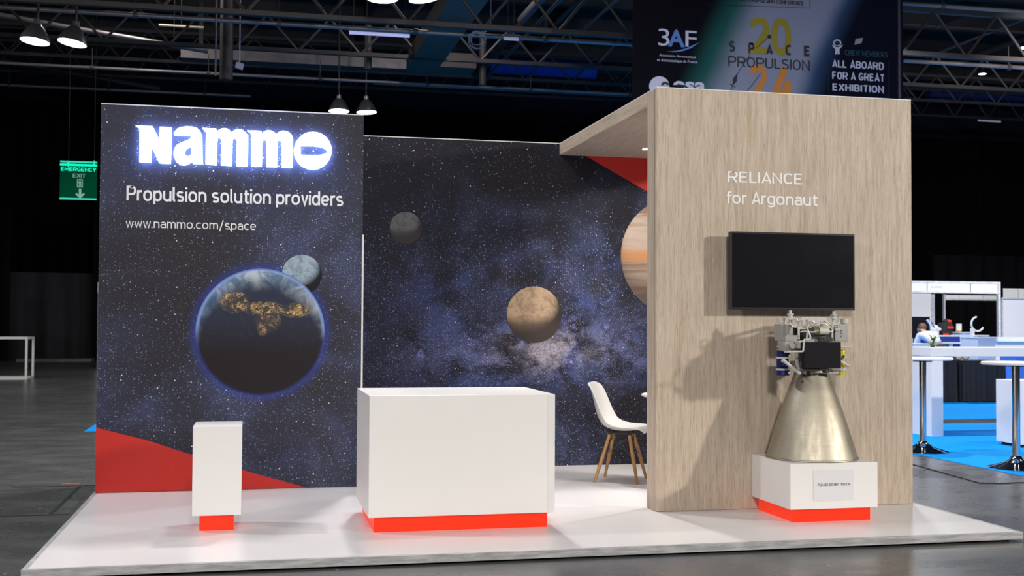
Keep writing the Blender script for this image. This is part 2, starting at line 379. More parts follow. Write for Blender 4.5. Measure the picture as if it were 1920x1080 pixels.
def planet_mat(name, R_, kind):
    n = NT(name); x, y, z = n.sep(); u = n.mul(x, 1/R_); v = n.mul(z, 1/R_); p = n.comb(u, v, 0)
    r2 = n.add(n.mul(u, u), n.mul(v, v)); nz = n.M('SQRT', n.M('MAXIMUM', n.sub(1, r2), 0.0))
    r = n.M('SQRT', r2)
    f = n.noise(p, 3.2, 8, .68, .5, '2D'); g = n.noise(n.scale(p, 1, 1, 1, (5, 2, 0)), 9, 6, .7, .2, '2D')
    if kind == 'earth':
        d = n.M('SQRT', n.add(n.mul(n.mul(u, u), 1.12), n.M('POWER', n.add(v, .36), 2)))
        lit = n.ss(n.add(d, n.mul(n.sub(f, .5), .16)), .98, 1.34)
        day = n.mix(n.ss(f, .36, .64), (.13, .22, .34), (.52, .58, .66))
        day = n.mix(n.ss(u, -.2, -1, 0, .6), day, (.10, .24, .55))
        night = n.mix(n.ss(v, .45, -.45), (.030, .038, .068), (.022, .018, .020))
        night = n.mix(n.mul(n.ss(g, .5, .7), n.ss(v, -.5, .3, 0, .5)), night, (.05, .047, .06))
        c = n.mix(lit, night, day)
        def blob(cu, cv, ru, rv):
            e = n.add(n.M('POWER', n.mul(n.sub(u, cu), 1/ru), 2), n.M('POWER', n.mul(n.sub(v, cv), 1/rv), 2)); return n.ss(e, .35, 1.1, 1, 0)
        land = n.M('MAXIMUM', n.M('MAXIMUM', blob(-.42, .47, .27, .19), blob(.05, .36, .34, .13)), n.M('MAXIMUM', blob(.10, .18, .23, .20), n.M('MAXIMUM', blob(.55, .34, .27, .13), blob(.02, .03, .08, .12))))
        fil = n.noise(n.scale(p, 1, 1, 1, (2, 8, 0)), 7, 9, .78, 1.2, '2D'); dots = n.noise(p, 42, 3, .8, 0, '2D')
        city = n.mul(n.mul(land, n.ss(n.noise(n.scale(p, 1, 1, 1, (6, 1, 0)), 4, 4, .6, 0, '2D'), .40, .62)), n.mul(n.ss(fil, .44, .60), n.ss(dots, .36, .62)))
        c = n.mix(n.mul(land, .5), c, (.075, .062, .058))
        c = n.mix(n.mul(city, .95), c, (1.0, .66, .22))
        c = n.mix(n.mul(n.ss(r, .93, 1.0), n.ss(v, -.15, .15)), c, (.35, .50, .80))
        c = n.mix(n.mul(n.ss(r, .955, 1.0), n.ss(v, .15, -.6, .75, .25)), c, (.05, .09, .45))
    else:
        # the printed planet: its picture has a lit upper left and a dark lower right
        ld = n.add(n.add(n.mul(u, -.30), n.mul(v, .62)), n.mul(nz, .62))
        if kind == 'grey': a, b, dk = (.17, .17, .18), (.085, .085, .09), (.036, .033, .032)
        elif kind == 'rust': a, b, dk = (.50, .36, .24), (.26, .17, .11), (.040, .031, .028)
        elif kind == 'moon': a, b, dk = (.36, .46, .54), (.13, .19, .25), (.014, .015, .02)
        else: a, b, dk = (.72, .42, .24), (.42, .25, .16), (.10, .07, .06)
        if kind == 'banded':
            wv = n.noise(n.comb(n.mul(u, .5), n.mul(v, 5.5), 0), 1.6, 6, .6, .5, '2D'); c = n.mix(n.ss(wv, .38, .62), (.30, .19, .13), (.50, .39, .31))
            c = n.mix(n.ss(n.M('ABSOLUTE', n.sub(v, .02)), .05, .18, .9, 0), c, (.62, .28, .11))
            c = n.mix(n.ss(n.M('ABSOLUTE', n.sub(v, .30)), .10, .30, .8, 0), c, (.54, .43, .36))
            c = n.mix(n.ss(ld, .05, .75, .75, 0), c, dk)
            c = n.mix(n.ss(v, -.25, -.9, 0, .7), c, dk)
        else:
            c = n.mix(n.ss(f, .36, .68, 0, .75), a, b); c = n.mix(n.ss(g, .58, .74, 0, .4), c, [q*.7 for q in b])
            c = n.mix(n.ss(g, .42, .28, 0, .4), c, [min(1, q*1.3) for q in a])
            c = n.mix(n.ss(ld, .02, .50, 1, 0), c, dk)
            if kind == 'rust' or kind == 'grey': c = n.mix(n.ss(v, .0, -.42, 0, .82), c, [q*1.5 for q in dk])
    n.base(c); n.set(rough=.5, spec=.10)
    return n.m
def concrete():
    n = NT('polished dark concrete'); o = n.obj()
    a = n.noise(o, .45, 6, .6); b = n.noise(n.scale(o, .7, 1.5, 1), 2.2, 7, .68); s = n.noise(n.scale(o, .8, 2.6, 1, (3, 3, 0)), 7, 5, .72)
    v, vc = n.voro(o, 9, '3D'); r, g, q = n.sep(vc); w_ = n.noise(o, 26, 2, .6)
    c = n.mix(n.ss(a, .3, .7), (.062, .061, .064), (.090, .089, .093))
    c = n.mix(n.ss(b, .45, .75, 0, .35), c, (.14, .138, .138))
    c = n.mix(n.ss(s, .50, .75, 0, .16), c, (.055, .055, .058))
    c = n.mix(n.mul(n.mul(n.ss(v, .05, .12, 1, 0), n.ss(r, .82, .9)), n.ss(w_, .4, .6)), c, (.42, .42, .42))
    n.base(c); n.put(n.b.inputs['Roughness'], n.add(n.ss(b, .3, .75, .24, .34), n.ss(s, .5, .8, 0, .06))); n.set(spec=.36)
    return n.m
def curtain_mat(name, c):
    n = NT(name); f = n.noise(n.scale(n.obj(), 1, 1, .08), 9, 4, .6)
    n.base(n.mix(f, [q*.75 for q in c], [q*1.25 for q in c])); n.set(rough=.95, spec=.1); return n.m
def nozzle_mat():
    n = NT('heat tinted nozzle metal'); x, y, z = n.sep()
    s = n.noise(n.comb(n.mul(x, 1), n.mul(y, 1), n.mul(z, 14)), 9, 4, .6); t = n.noise(n.scale(n.obj(), 1, 1, .05), 30, 4, .65)
    c = n.mix(n.ss(s, .3, .7), (.34, .31, .245), (.38, .345, .275))
    c = n.mix(n.ss(t, .45, .8, 0, .5), c, (.33, .29, .22))
    c = n.mix(n.ss(z, .44, .52, 0, .8), c, (.22, .20, .165))
    n.base(c); n.set(metal=1.0); n.put(n.b.inputs['Roughness'], n.ss(t, .3, .7, .42, .52)); n.b.inputs['Anisotropic'].default_value = .45
    return n.m
def alu_mat(name, c=(.50, .50, .51), rough=.38):
    n = NT(name); t = n.noise(n.scale(n.obj(), 1, 8, 8), 5, 5, .7)
    n.base(n.mix(n.ss(t, .35, .65), [q*.62 for q in c], c)); n.set(metal=.12); n.put(n.b.inputs['Roughness'], n.ss(t, .3, .7, rough*.8, rough*1.5)); return n.m
def foil_mat(name, a, b, metal=.6):
    n = NT(name); t = n.noise(scale=22, detail=5, rough=.7, dist=1); n.base(n.mix(t, a, b)); n.set(metal=metal, rough=.35); n.bump(t, .35, .01); return n.m
def lit_acrylic():
    n = NT('red lit acrylic'); x, y, z = n.sep(); t = n.noise(scale=6, detail=2)
    n.base((.55, .012, .004)); n.set(rough=.3, spec=.2, ecol=n.mix(t, (.95, .052, .014), (.88, .040, .010)), estr=.62); return n.m
def lamp_mat(name, c, e): return plain(name, c, .4, var=0, estr=e, ecol=c)

WHITE = plain('white lacquer', (.80, .78, .765), .38, var=.015, scale=2)
DECK = plain('white vinyl flooring', (.715, .69, .69), .34, var=.03, scale=1.5)
ALU = alu_mat('brushed aluminium'); ALU2 = alu_mat('white anodised profile', (.72, .73, .75), .4)
DARK = plain('black underside', (.012, .012, .013), .8)
SPACE_L = space_mat('starfield print with violet haze', glow=(1.243, 1.242, .502))
SPACE_B = space_mat('starfield print with milky way', milky=(3.80, 1.08, .04, 2.4, .50), k0=.50, spec=.10)
RED = plain('flat red print', (.56, .030, .022), .5, var=.03, spec=.25)
WOODZ = wood_mat('pale oak veneer upright grain', 'z'); WOODY = wood_mat('pale oak veneer lengthwise grain', 'y')
LET = plain('white vinyl lettering', (.80, .80, .80), .5, var=0)
PANELW = plain('white wall edging', (.72, .71, .70), .5, var=.02)
CONC = concrete()
CARPET = plain('bright blue carpet', (.006, .30, .86), .95, var=.10, scale=14, spec=.1)
CURT = curtain_mat('black stage drape', (.0055, .0052, .0062)); CURTG = curtain_mat('worn black drape', (.034, .032, .037))
CHROME = plain('chrome', (.72, .72, .73), .09, 1, var=0)
STEEL = plain('dark painted steel', (.060, .050, .047), .55, .3); STEEL2 = plain('galvanised steel', (.22, .195, .20), .45, .6); DUCT = plain('grey sheet duct', (.105, .078, .060), .7, .0)
DECKING = plain('dark roof decking', (.032, .025, .021), .85)
BLUEDUCT = plain('blue fabric duct', (.010, .055, .40), .7)
LAMPW = lamp_mat('high bay diffuser', (1, .97, .90), 9)
SHADE = plain('spun aluminium reflector', (.22, .22, .23), .3, .8)
FLU = lamp_mat('cool fluorescent tube', (.62, .62, .95), .55)
FLUD = lamp_mat('faint fluorescent tube', (.50, .50, .60), .28)
BLACKPL = plain('black plastic', (.012, .012, .014), .35, var=.05)
SCREEN = plain('dark glossy screen', (.009, .0085, .011), .16, var=.04, spec=.45)
RGLOW = lit_acrylic()

# ------------------------------------------------------------------ hall shell
FZ = -.06
X0, X1, Y0, Y1 = -32, 52, -14, 46
def struct(mb, name, mat, **k):
    o = mb.build(name, mat, **k); o['kind'] = 'structure'; return o
struct(MB().box(X0-3, X1+3, Y0, Y1+3, FZ-.2, FZ), 'floor', CONC)
roof = struct(MB().box(X0, X1, Y0, Y1+2, 13, 13.2), 'ceiling', DECKING)
for i in range(14):
    b = MB().box(X0, X1, Y0+4*i+2, Y0+4*i+2.3, 12.3, 13); b.build('roof_beam', STEEL, roof)
for i in range(12):
    b = MB().box(X0+7*i+2, X0+7*i+2.25, Y0, Y1, 12.55, 12.99); b.build('roof_purlin', STEEL, roof)
def drape(x0, y0, x1, y1, z0, z1, amp=.16, wl=.55, seed=0):
    rnd = random.Random(seed); mb = MB(); L = math.hypot(x1-x0, y1-y0); n = int(L/(wl/6)); dx, dy = (x1-x0)/L, (y1-y0)/L
    cols = []; ph = 0
    for i in range(n+1):
        s = L*i/n; ph += 2*PI/6*rnd.uniform(.75, 1.3)
        d = amp*math.sin(ph)+amp*.3*math.sin(ph*.37)
        cols.append([mb.b.verts.new((x0+dx*s-dy*d*k, y0+dy*s+dx*d*k, z)) for z, k in ((z0, 1.15), ((z0+z1)/2, 1), (z1, .75))])
    for A, B in zip(cols, cols[1:]):
        for k in range(2): mb.b.faces.new((A[k], B[k], B[k+1], A[k+1]))
    return mb
struct(drape(X0, 44, X1, 44, FZ, 10.4, seed=1), 'wall_back', CURT, smooth=True)
struct(drape(X0, Y0, X0, 44, FZ, 10.4, wl=1.2, seed=2), 'wall_left', CURT, smooth=True)
struct(drape(X1, Y0, X1, 44, FZ, 10.4, wl=1.2, seed=3), 'wall_right', CURT, smooth=True)
HALLW = plain('dark blue-black hall wall', (.010, .010, .020), .9)
struct(MB().box(X0, X1, 45.4, 45.6, FZ, 13), 'wall_rear_masonry', HALLW)

# carpets
o = MB().box(8.1, 24, -3, 8.07, FZ, FZ+.006).build('carpet', CARPET); tag(o, 'bright blue carpet lying under the chrome bar tables to the right of the booth', 'carpet')
o = MB().box(-.86, 40, 8.75, 40, FZ, FZ+.006).build('carpet', CARPET); tag(o, 'bright blue carpet under the far stands, its corner showing past the left wall edge', 'carpet')
# floor covers and tape
GAP = plain('dark floor joint', (.012, .012, .012), .8)
a = at(90, 967, z=FZ); b = at(152, 912, z=FZ)
t = thing('floor_hatch', (-.2, 2.9, FZ), 'outlined service hatch in the dark concrete floor left of the platform', 'hatch')
MB().box(-.75, -.08, 2.20, 2.225, FZ, FZ+.003).box(-.75, -.08, 3.72, 3.745, FZ, FZ+.003).box(-.225, -.20, 2.225, 3.72, FZ, FZ+.003).build('frame', GAP, t)
MB().box(-.19, -.09, 2.24, 3.70, FZ, FZ+.002).build('cover', CONC, t)
p = at(133, 907, z=FZ)
o = MB().box(p.x-.07, p.x+.07, p.y-.02, p.y+.02, FZ, FZ+.002).build('floor_tape', plain('faded red tape', (.5, .07, .06), .6)); tag(o, 'short piece of red tape stuck on the dark floor left of the red triangle', 'tape')
o = MB().tube([(7.55, 6.2, FZ+.004), (7.58, 3.9, FZ+.004), (7.40, 2.49, FZ+.004), (7.60, 2.44, FZ+.004), (9.4, 2.52, FZ+.004)], .006, 6).build('floor_cable', GAP); tag(o, 'thin dark cable lying on the concrete between platform and blue carpet', 'cable')

# ------------------------------------------------------------------ booth platform
W, YL, YB, YW, H = 6.015, 2.834, 3.891, 1.195, 3.0
t = thing('booth_platform', (3, 2, FZ), 'low white booth platform with aluminium edging on the concrete floor', 'platform')
MB().box(.03, W-.03, .03, 4.0, -.045, 0).build('deck', DECK, t)
e = MB(); e.box(0, W, 0, .03, -.045, 0); e.build('edge_trim', ALU, t)
MB().box(0, .03, .03, 4.0, -.045, 0).build('edge_trim', ALU, t)
MB().box(W-.03, W, .03, 4.0, -.045, 0).build('edge_trim', ALU, t)
MB().box(.06, W-.06, .06, 3.95, FZ, -.045).build('underframe', DARK, t)

# ------------------------------------------------------------------ left display wall (closed cabin 2 m wide)
t = thing('display_wall', (1.03, YL, 0), 'tall starfield display wall with slogan, web address and printed earth, on the left', 'display wall')
XL, XR = .015, 2.04
MB().box(XL, XR, YL, YB-.01, .0015, H).build('panel', SPACE_L, t, off=(0, 0, 0)).location = -Vector(t.location)
MB().box(XL, XR, YL-.004, YL+.03, H, H+.008).build('top_edge', PANELW, t)
MB().box(XR-.004, XR+.010, YL-.006, YL+.02, 0, 2.03).build('side_edge', PANELW, t)
MB().prism([(XL, .502), (XL+.4, .392), (.729, .279), (1.2, .128), (1.615, .003), (XL, .003)], YL-.0035, YL-.0008).build('red_triangle', RED, t)
LOC = Vector((1.03, YL, 0))
def disc(name, cx, cz, r, y, mat, parent, wob=0):
    mb = MB(); mb.cyl((0, 0, 0), (0, .0016, 0), r, seg=96)
    return mb.build(name, mat, parent, off=(0, 0, 0), loc=Vector((cx, y, cz))-Vector(parent.location))
disc('moon_print', 1.560, 1.700, .158, YL-.0020, planet_mat('printed moon', .158, 'moon'), t)
disc('earth_print', 1.243, 1.242, .502, YL-.0042, planet_mat('printed night earth', .502, 'earth'), t)
def zz(x, y, Y): return at(x, y, Y=Y).z
def xx(x, y, Y): return at(x, y, Y=Y).x
stroke_text('slogan_lettering', 'Propulsion solution providers', .212, 1.882, zz(237, 381.5, YL), zz(237, 348, YL), YL-.0008, LET, t, .15)
stroke_text('web_address_lettering', 'www.nammo.com/space', .209, 1.197, zz(236, 430, YL), zz(236, 408.5, YL), YL-.0008, LET, t, .11)

# illuminated sign
SY = YL-.075
def A_(c): return (240+c[0]/9.6, 220+c[1]/9.6)
def B_(c): return (430+c[0]/9.143, 220+c[1]/9.143)
def WP(p): q = at(p[0], p[1], Y=SY); return (q.x, q.z)
LETF = lamp_mat('lit white sign face', (.96, .97, 1), 1.9); HALO = lamp_mat('blue sign backlight', (.26, .42, 1), 30)
N_ = [A_(c) for c in [(135, 148), (435, 155), (450, 172), (560, 395), (570, 168), (778, 178), (766, 822), (565, 816), (545, 790), (418, 525), (408, 805), (203, 797), (203, 700), (208, 230), (202, 198), (182, 172)]]
a_o = [A_(c) for c in [(822, 300), (838, 255), (880, 205), (940, 175), (1050, 160), (1160, 165), (1240, 190), (1300, 245), (1328, 320), (1335, 420), (1338, 700), (1343, 780), (1350, 828), (1165, 828), (1155, 800), (1148, 782), (1110, 815), (1060, 840), (1000, 852), (930, 835), (860, 785), (825, 710), (816, 640), (830, 570), (870, 500), (950, 450), (1060, 415), (1112, 388), (1135, 345), (1120, 324), (1085, 320), (850, 315), (832, 312)]]
a_h = [A_(c) for c in [(1140, 520), (1138, 650), (1115, 685), (1080, 700), (1040, 685), (1018, 645), (1022, 600), (1050, 560), (1090, 535)]]
m1 = [A_(c) for c in [(1335, 188), (1590, 200), (1595, 270), (1620, 235), (1680, 200), (1745, 192), (1800, 205), (1840, 240), (1865, 270)]]+[B_(c) for c in [(55, 240), (80, 220), (130, 202), (185, 200), (240, 220), (285, 260), (310, 300), (322, 330), (318, 600), (310, 832), (118, 825), (128, 400), (118, 362), (90, 348), (60, 362), (52, 420), (45, 817)]]+[A_(c) for c in [(1868, 862), (1670, 850), (1680, 420), (1665, 370), (1640, 350), (1615, 362), (1605, 420), (1595, 700), (1590, 850), (1392, 835), (1400, 500), (1405, 270), (1390, 235), (1365, 208)]]
m2 = [B_(c) for c in [(308, 221), (550, 230), (555, 275), (590, 240), (640, 220), (690, 218), (740, 235), (785, 265), (805, 290), (840, 255), (890, 230), (945, 228), (1000, 240), (1050, 275), (1080, 320), (1090, 345), (1090, 600), (1083, 854), (900, 852), (900, 430), (890, 395), (865, 382), (838, 392), (828, 430), (822, 844), (640, 842), (638, 430), (628, 385), (603, 372), (578, 382), (567, 420), (558, 833), (375, 830), (378, 320), (372, 275), (350, 245), (325, 232)]]
o_o = [B_((1433+322*math.cos(2*PI*i/64), 566+320*math.sin(2*PI*i/64))) for i in range(64)]
o_h = [B_(c) for c in [(1225, 478), (1350, 481), (1480, 485), (1560, 497), (1630, 520), (1670, 550), (1683, 578), (1670, 605), (1620, 630), (1560, 643), (1480, 648), (1225, 640)]]
sg = thing('illuminated_sign', (WP((440, 275))[0], SY, WP((440, 315))[1]), 'glowing white company letters standing off the left starfield wall above the slogan', 'sign')
for loops in ([N_], [a_o, a_h], [m1], [m2], [o_o, o_h]):
    L = shape('letter', [[WP(p) for p in lp] for lp in loops], SY, SY+.034, LETF, sg)
    q = shape('backlight', [[WP(p) for p in lp] for lp in loops], SY+.036, SY+.048, HALO, None)
    for v in q.data.vertices: v.co -= sg.location
    q.parent = L; q['label'] = 'blue glowing back of the letter'

# ------------------------------------------------------------------ rear starfield wall
t = thing('backdrop_wall', (4.0, YB, 0), 'rear starfield wall with printed planets and milky way behind the counter', 'display wall')
MB().box(XR, W-.03, YB, YB+.06, 0, H).build('panel', SPACE_B, t, off=(0, 0, 0)).location = -Vector(t.location)
MB().box(XR, W-.03, YB-.003, YB+.065, H, H+.007).build('top_edge', PANELW, t)
disc('grey_planet_print', 2.525, 2.180, .146, YB-.0022, planet_mat('printed grey planet', .146, 'grey'), t)
disc('rust_planet_print', 3.728, 1.400, .262, YB-.0022, planet_mat('printed rust planet', .262, 'rust'), t)
disc('banded_planet_print', 5.125, 1.965, .56, YB-.0022, planet_mat('printed banded planet', .56, 'banded'), t)
MB().prism([(4.02, H-.001), (4.279, 2.864), (4.813, 2.583), (W-.035, 1.95), (W-.035, H-.001)], YB-.0038, YB-.0024).build('red_triangle', RED, t)

# ------------------------------------------------------------------ wood wall with canopy
XW0, XW1 = 3.963, 5.965
t = thing('wood_wall_with_canopy', (4.96, YW, 0), 'pale oak wall with a flat canopy reaching back to the starfield wall', 'display wall')
MB().box(XW0, XW1, YW, YW+.20, .0015, H, bevel=.003).build('wall_panel', WOODZ, t, off=(0, 0, 0)).location = -Vector(t.location)
MB().box(XW0, XW1, YW+.2, YB+.06, H-.105, H, bevel=.003).build('canopy', WOODY, t, off=(0, 0, 0)).location = -Vector(t.location)
MB().box(XW0+.001, XW1, YW+.001, YB+.055, H, H+.006).build('top_edge', PANELW, t)
MB().box(XW0-.002, XW0+.004, YW+.038, YW+.041, 0, H-.005).build('corner_joint', plain('dark oak joint', (.20, .15, .11), .7), t)
lp = at(1209.5, 280, z=H-.108)
for dx_, dy_, pw_, lab in ((lp.x, lp.y, 18, 'small glowing downlight'), (4.7, 1.9, 42, 'added hidden downlight, nearer the oak wall'), (5.4, 1.9, 40, 'added hidden downlight, nearer the right end')):  # last two are hidden, added to brighten floor and chair under the canopy
    d = MB(); d.lathe([(.0, -.002), (.014, -.002), (.021, -.006), (.023, 0)], (dx_, dy_, H-.1055), 24); d.build('downlight', lamp_mat('canopy downlight', (1, .97, .92), 9), t)['label'] = lab
    hall_light('canopy_downlight_light', (dx_, dy_, H-.125), pw_, size=.05, spread=130, color=(1, .95, .88))
stroke_text('title_lettering', 'RELIANCE', 4.500, 5.078, zz(1364, 343.5, YW), zz(1364, 318.5, YW), YW-.0005, LET, t)
stroke_text('title_lettering', 'for Argonaut', 4.494, 5.200, zz(1363, 386.5, YW), zz(1363, 355.5, YW), YW-.0005, LET, t)

# television
TY = YW-.135
c = [at(1370, 433, Y=TY), at(1603, 440, Y=TY), at(1370, 579.4, Y=TY), at(1603, 582.7, Y=TY)]
tx0, tx1 = (c[0].x+c[2].x)/2, (c[1].x+c[3].x)/2; tz1 = (c[0].z+c[1].z)/2; tz0 = (c[2].z+c[3].z)/2
t = thing('television', ((tx0+tx1)/2, TY, tz0), 'switched-off black flat television hung on the pale oak wall', 'television')
MB().box(tx0, tx1, TY, TY+.045, tz0, tz1, bevel=.004).build('body', BLACKPL, t)
MB().box(tx0+.012, tx1-.012, TY-.002, TY+.001, tz0+.016, tz1-.012).build('screen', SCREEN, t)
MB().box((tx0+tx1)/2-.2, (tx0+tx1)/2+.2, TY+.045, YW-.001, tz0+.12, tz1-.12).build('wall_bracket', DARK, t)

# ------------------------------------------------------------------ white furniture on lit red bases
def box_unit(name, x0, x1, y0, y1, zb, zt, e, label, cat, body='body'):
    t = thing(name, ((x0+x1)/2, (y0+y1)/2, 0), label, cat)
    MB().box(x0, x1, y0, y1, zb, zt, bevel=.003).build(body, WHITE, t)
    MB().box(x0+e, x1-e, y0+e, y1-e, 0, zb, bevel=.002).build('base', RGLOW, t)['label'] = 'red glowing recessed base'
    return t
t = box_unit('counter', 1.902, 3.103, .72, 1.60, .098, .861, .038, 'large white reception counter on a glowing red base, in the middle of the platform', 'counter')
MB().box(3.055, 3.1035, .7185, .7205, .105, .855).build('side_seam', plain('white panel edge', (.74, .73, .715), .4), t)
box_unit('pedestal', .823, 1.123, .98, 1.335, .100, .661, .044, 'slim white pedestal on a small glowing red base, before the left wall', 'pedestal')
PX0, PX1, PY0, PY1, PZ = 4.683, 5.322, .575, 1.19, .395
box_unit('plinth', PX0, PX1, PY0, PY1, .09, PZ, .036, 'low wide white plinth on a glowing red base carrying the rocket engine', 'plinth')
nx0, nx1 = at(1524.7, 900, Y=PY0).x, at(1600.3, 900, Y=PY0).x; nz0, nz1 = at(1562, 938.6, Y=PY0).z, at(1562, 881, Y=PY0).z
t = thing('paper_notice', ((nx0+nx1)/2, PY0-.001, nz0), 'paper notice asking not to touch, taped to the plinth front', 'notice')
MB().box(nx0, nx1, PY0-.0022, PY0-.0008, nz0, nz1).build('sheet', plain('white paper', (.70, .70, .72), .6, var=.02), t)
stroke_text('notice_lettering', 'PLEASE DO NOT TOUCH', at(1533, 907, Y=PY0).x, at(1593, 907, Y=PY0).x, at(1562, 911.2, Y=PY0).z, at(1562, 905.4, Y=PY0).z, PY0-.0022, plain('black ink', (.02, .02, .022), .6, var=0), t, .15, thick=.0006)

# ------------------------------------------------------------------ rocket engine on the plinth
EX, EY = (PX0+PX1)/2-.008, .885
eng = thing('rocket_engine', (EX, EY, PZ), 'rocket engine with bare metal nozzle and white pipework standing on the plinth', 'engine')
def E(cx, cy, dy=0.):
    q = at(1420+cx/6.75, 570+cy/6.75, Y=EY+dy); return (q.x, q.y, q.z)
EM = plain('grey bead-blasted aluminium', (.34, .335, .32), .42, .3); EMW = plain('pale grey painted metal', (.50, .49, .46), .4, .1); EMC = plain('cream coated valve body', (.60, .57, .47), .4, .1)
EMD = plain('dark engine metal', (.05, .048, .046), .4, .5); PIPE = plain('bright steel pipe', (.66, .65, .61), .28, .3)
BLUEF = foil_mat('blue wrapping foil', (.008, .014, .085), (.02, .034, .155)); YELF = foil_mat('yellow wrapping foil', (.52, .42, .02), (.70, .60, .05), .4)
NZ = .0
prof = [(.316, 0.), (.318, .004), (.316, .010), (.309, .012), (.292, .068), (.268, .150), (.242, .235), (.213, .325), (.184, .405), (.153, .490), (.130, .555), (.112, .610), (.104, .645)]
inner = [(r-.006, z) for r, z in reversed(prof)]
MB().lathe(prof+inner, (EX, EY, PZ+.001), 96, closed=True).build('nozzle', nozzle_mat(), eng, smooth=True)
MB().lathe([(.10, .60), (.118, .61), (.118, .625), (.10, .64), (.10, .66)], (EX, EY, PZ), 48).build('throat_collar', EMD, eng, smooth=True)
z0 = E(690, 880)[2]
MB().lathe([(.135, .640), (.20, .640), (.20, .668), (.135, .668)], (EX, EY, PZ), 64, closed=True).build('mounting_ring', EM, eng)
MB().cyl((EX, EY, PZ+.655), (EX, EY, E(0, 470)[2]), .095, seg=32).cyl((EX, EY, E(0, 470)[2]), (EX, EY, E(0, 300)[2]), .14, seg=32).build('combustion_chamber', EMD, eng, smooth=True)
# solid black box modelling a blacked-out rectangle, not a known engine part
a = E(592, 812, -.27); b = E(1060, 484, -.27)
MB().box(a[0], b[0], a[1], a[1]+.045, a[2], b[2], bevel=.003).box(a[0]+.06, b[0]-.05, a[1]+.045, a[1]+.18, a[2]+.04, b[2]-.04).build('black_box', plain('matt black cover', (.009, .008, .0105), .6, spec=.12), eng)
# frame
f = MB(); D = -.10
f.bar(E(548, 190, D), E(852, 190, D), .022, .03); f.bar(E(462, 292, D), E(556, 182, D), .014, .018); f.bar(E(846, 186, D), E(905, 262, D), .014, .018)
f.bar(E(505, 302, D), E(950, 302, D), .012, .02); f.bar(E(520, 300, D), E(520, 445, D), .014, .014); f.bar(E(945, 300, D), E(945, 480, D), .012, .014)
f.bar(E(545, 190, .12), E(850, 190, .12), .02, .03); f.bar(E(545, 190, D), E(545, 190, .12), .014, .02); f.bar(E(850, 190, D), E(850, 190, .12), .014, .02)
f.bar(E(520, 480, D), E(950, 480, D), .012, .02)
f.build('thrust_frame', EMW, eng)
# inlets and corner caps
for cx, cy in ((418, 80), (968, 90)):
    m_ = MB()
    for (y0_, y1_, r_) in ((0, 45, .011), (42, 58, .024), (58, 78, .015), (74, 105, .021), (105, 190, .013), (185, 205, .02)):
        m_.cyl(E(cx, cy+y1_, -.05), E(cx, cy+y0_, -.05), r_, seg=20)
    m_.build('propellant_inlet', EMW, eng, smooth=True)
for cx, cy in ((300, 176), (1105, 186)):
    m_ = MB().cyl(E(cx, cy+58, 0), E(cx, cy, 0), .029, seg=24).cyl(E(cx, cy+72, 0), E(cx, cy+56, 0), .024, seg=24)
    m_.build('end_cap', EMW, eng, smooth=True)
# left brackets
m_ = MB()
for x0_, x1_, y0_, y1_, d0, d1 in ((306, 372, 255, 400, -.06, .06), (372, 452, 262, 396, -.10, 0), (355, 512, 395, 470, -.15, .02)):
    a = E(x0_, y1_, d0); b = E(x1_, y0_, d0); m_.box(a[0], b[0], a[1], a[1]+d1-d0, a[2], b[2], bevel=.003)
m_.bar(E(400, 370, -.11), E(440, 270, -.11), .012, .01)
m_.build('side_bracket', EM, eng)
m_ = MB()
for x0_, x1_, y0_, y1_, d0, d1 in ((1010, 1142, 255, 470, -.03, .05), (985, 1050, 320, 470, -.08, -.02)):
    a = E(x0_, y1_, d0); b = E(x1_, y0_, d0); m_.box(a[0], b[0], a[1], a[1]+d1-d0, a[2], b[2], bevel=.003)
for k in range(3): m_.cyl(E(1072, 335+35*k, -.045), E(1072, 335+35*k, -.02), .006, seg=10)
m_.build('side_bracket', EM, eng)
a = E(352, 602, -.17); b = E(575, 470, -.17)
m_ = MB().box(a[0], b[0], a[1], a[1]+.12, a[2], b[2], bevel=.004); m_.cyl(E(445, 528, -.20), E(445, 528, -.16), .020, seg=20); m_.cyl(E(525, 560, -.19), E(525, 480, -.19), .03, seg=20)
m_.build('valve_block', EM, eng, smooth=True)
# solenoid valve
MB().cyl(E(775, 342, -.15), E(893, 342, -.15), .027, seg=28).cyl(E(889, 342, -.15), E(900, 342, -.15), .019, seg=20).build('valve', EMC, eng, smooth=True)
MB().cyl(E(700, 345, -.14), E(778, 345, -.14), .031, seg=28).build('actuator', plain('bronze actuator', (.22, .21, .17), .4, .5), eng, smooth=True)
for a_, b_, c_, r_ in ((810, 300, 215, .009), (650, 290, 195, .012), (580, 260, 205, .012)): MB().cyl(E(a_, b_, -.125), E(a_, c_, -.125), r_, seg=14).build('valve_stem', EMW, eng, smooth=True)
# pipes
def pipe(pts, r, d=-.2, mat=PIPE):
    P = [Vector(E(x, y, d+dd)) for x, y, *q in pts for dd in [q[0] if q else 0]]
    out = [P[0]]
    for i in range(1, len(P)-1):
        for k in (.18, .06):
            out.append(P[i]+(P[i-1]-P[i]).normalized()*min(.012, (P[i-1]-P[i]).length*.45)*k/.18)
        for k in (.06, .18): out.append(P[i]+(P[i+1]-P[i]).normalized()*min(.012, (P[i+1]-P[i]).length*.45)*k/.18)
    out.append(P[-1])
    MB().tube(out, r, 10).build('pipe', mat, eng, smooth=True)
pipe([(632, 275), (640, 335), (668, 400), (672, 440), (592, 452), (580, 600), (372, 606)], .0062, -.30)
pipe([(545, 352), (610, 345), (640, 355), (740, 355)], .005, -.19)
pipe([(625, 430), (632, 360)], .0055, -.29)
pipe([(893, 350), (950, 350), (958, 225)], .0065, -.16)
pipe([(695, 215), (720, 240), (745, 238), (790, 232)], .008, -.15)
pipe([(710, 270), (760, 262), (790, 245), (860, 250), (885, 275)], .0062, -.15)
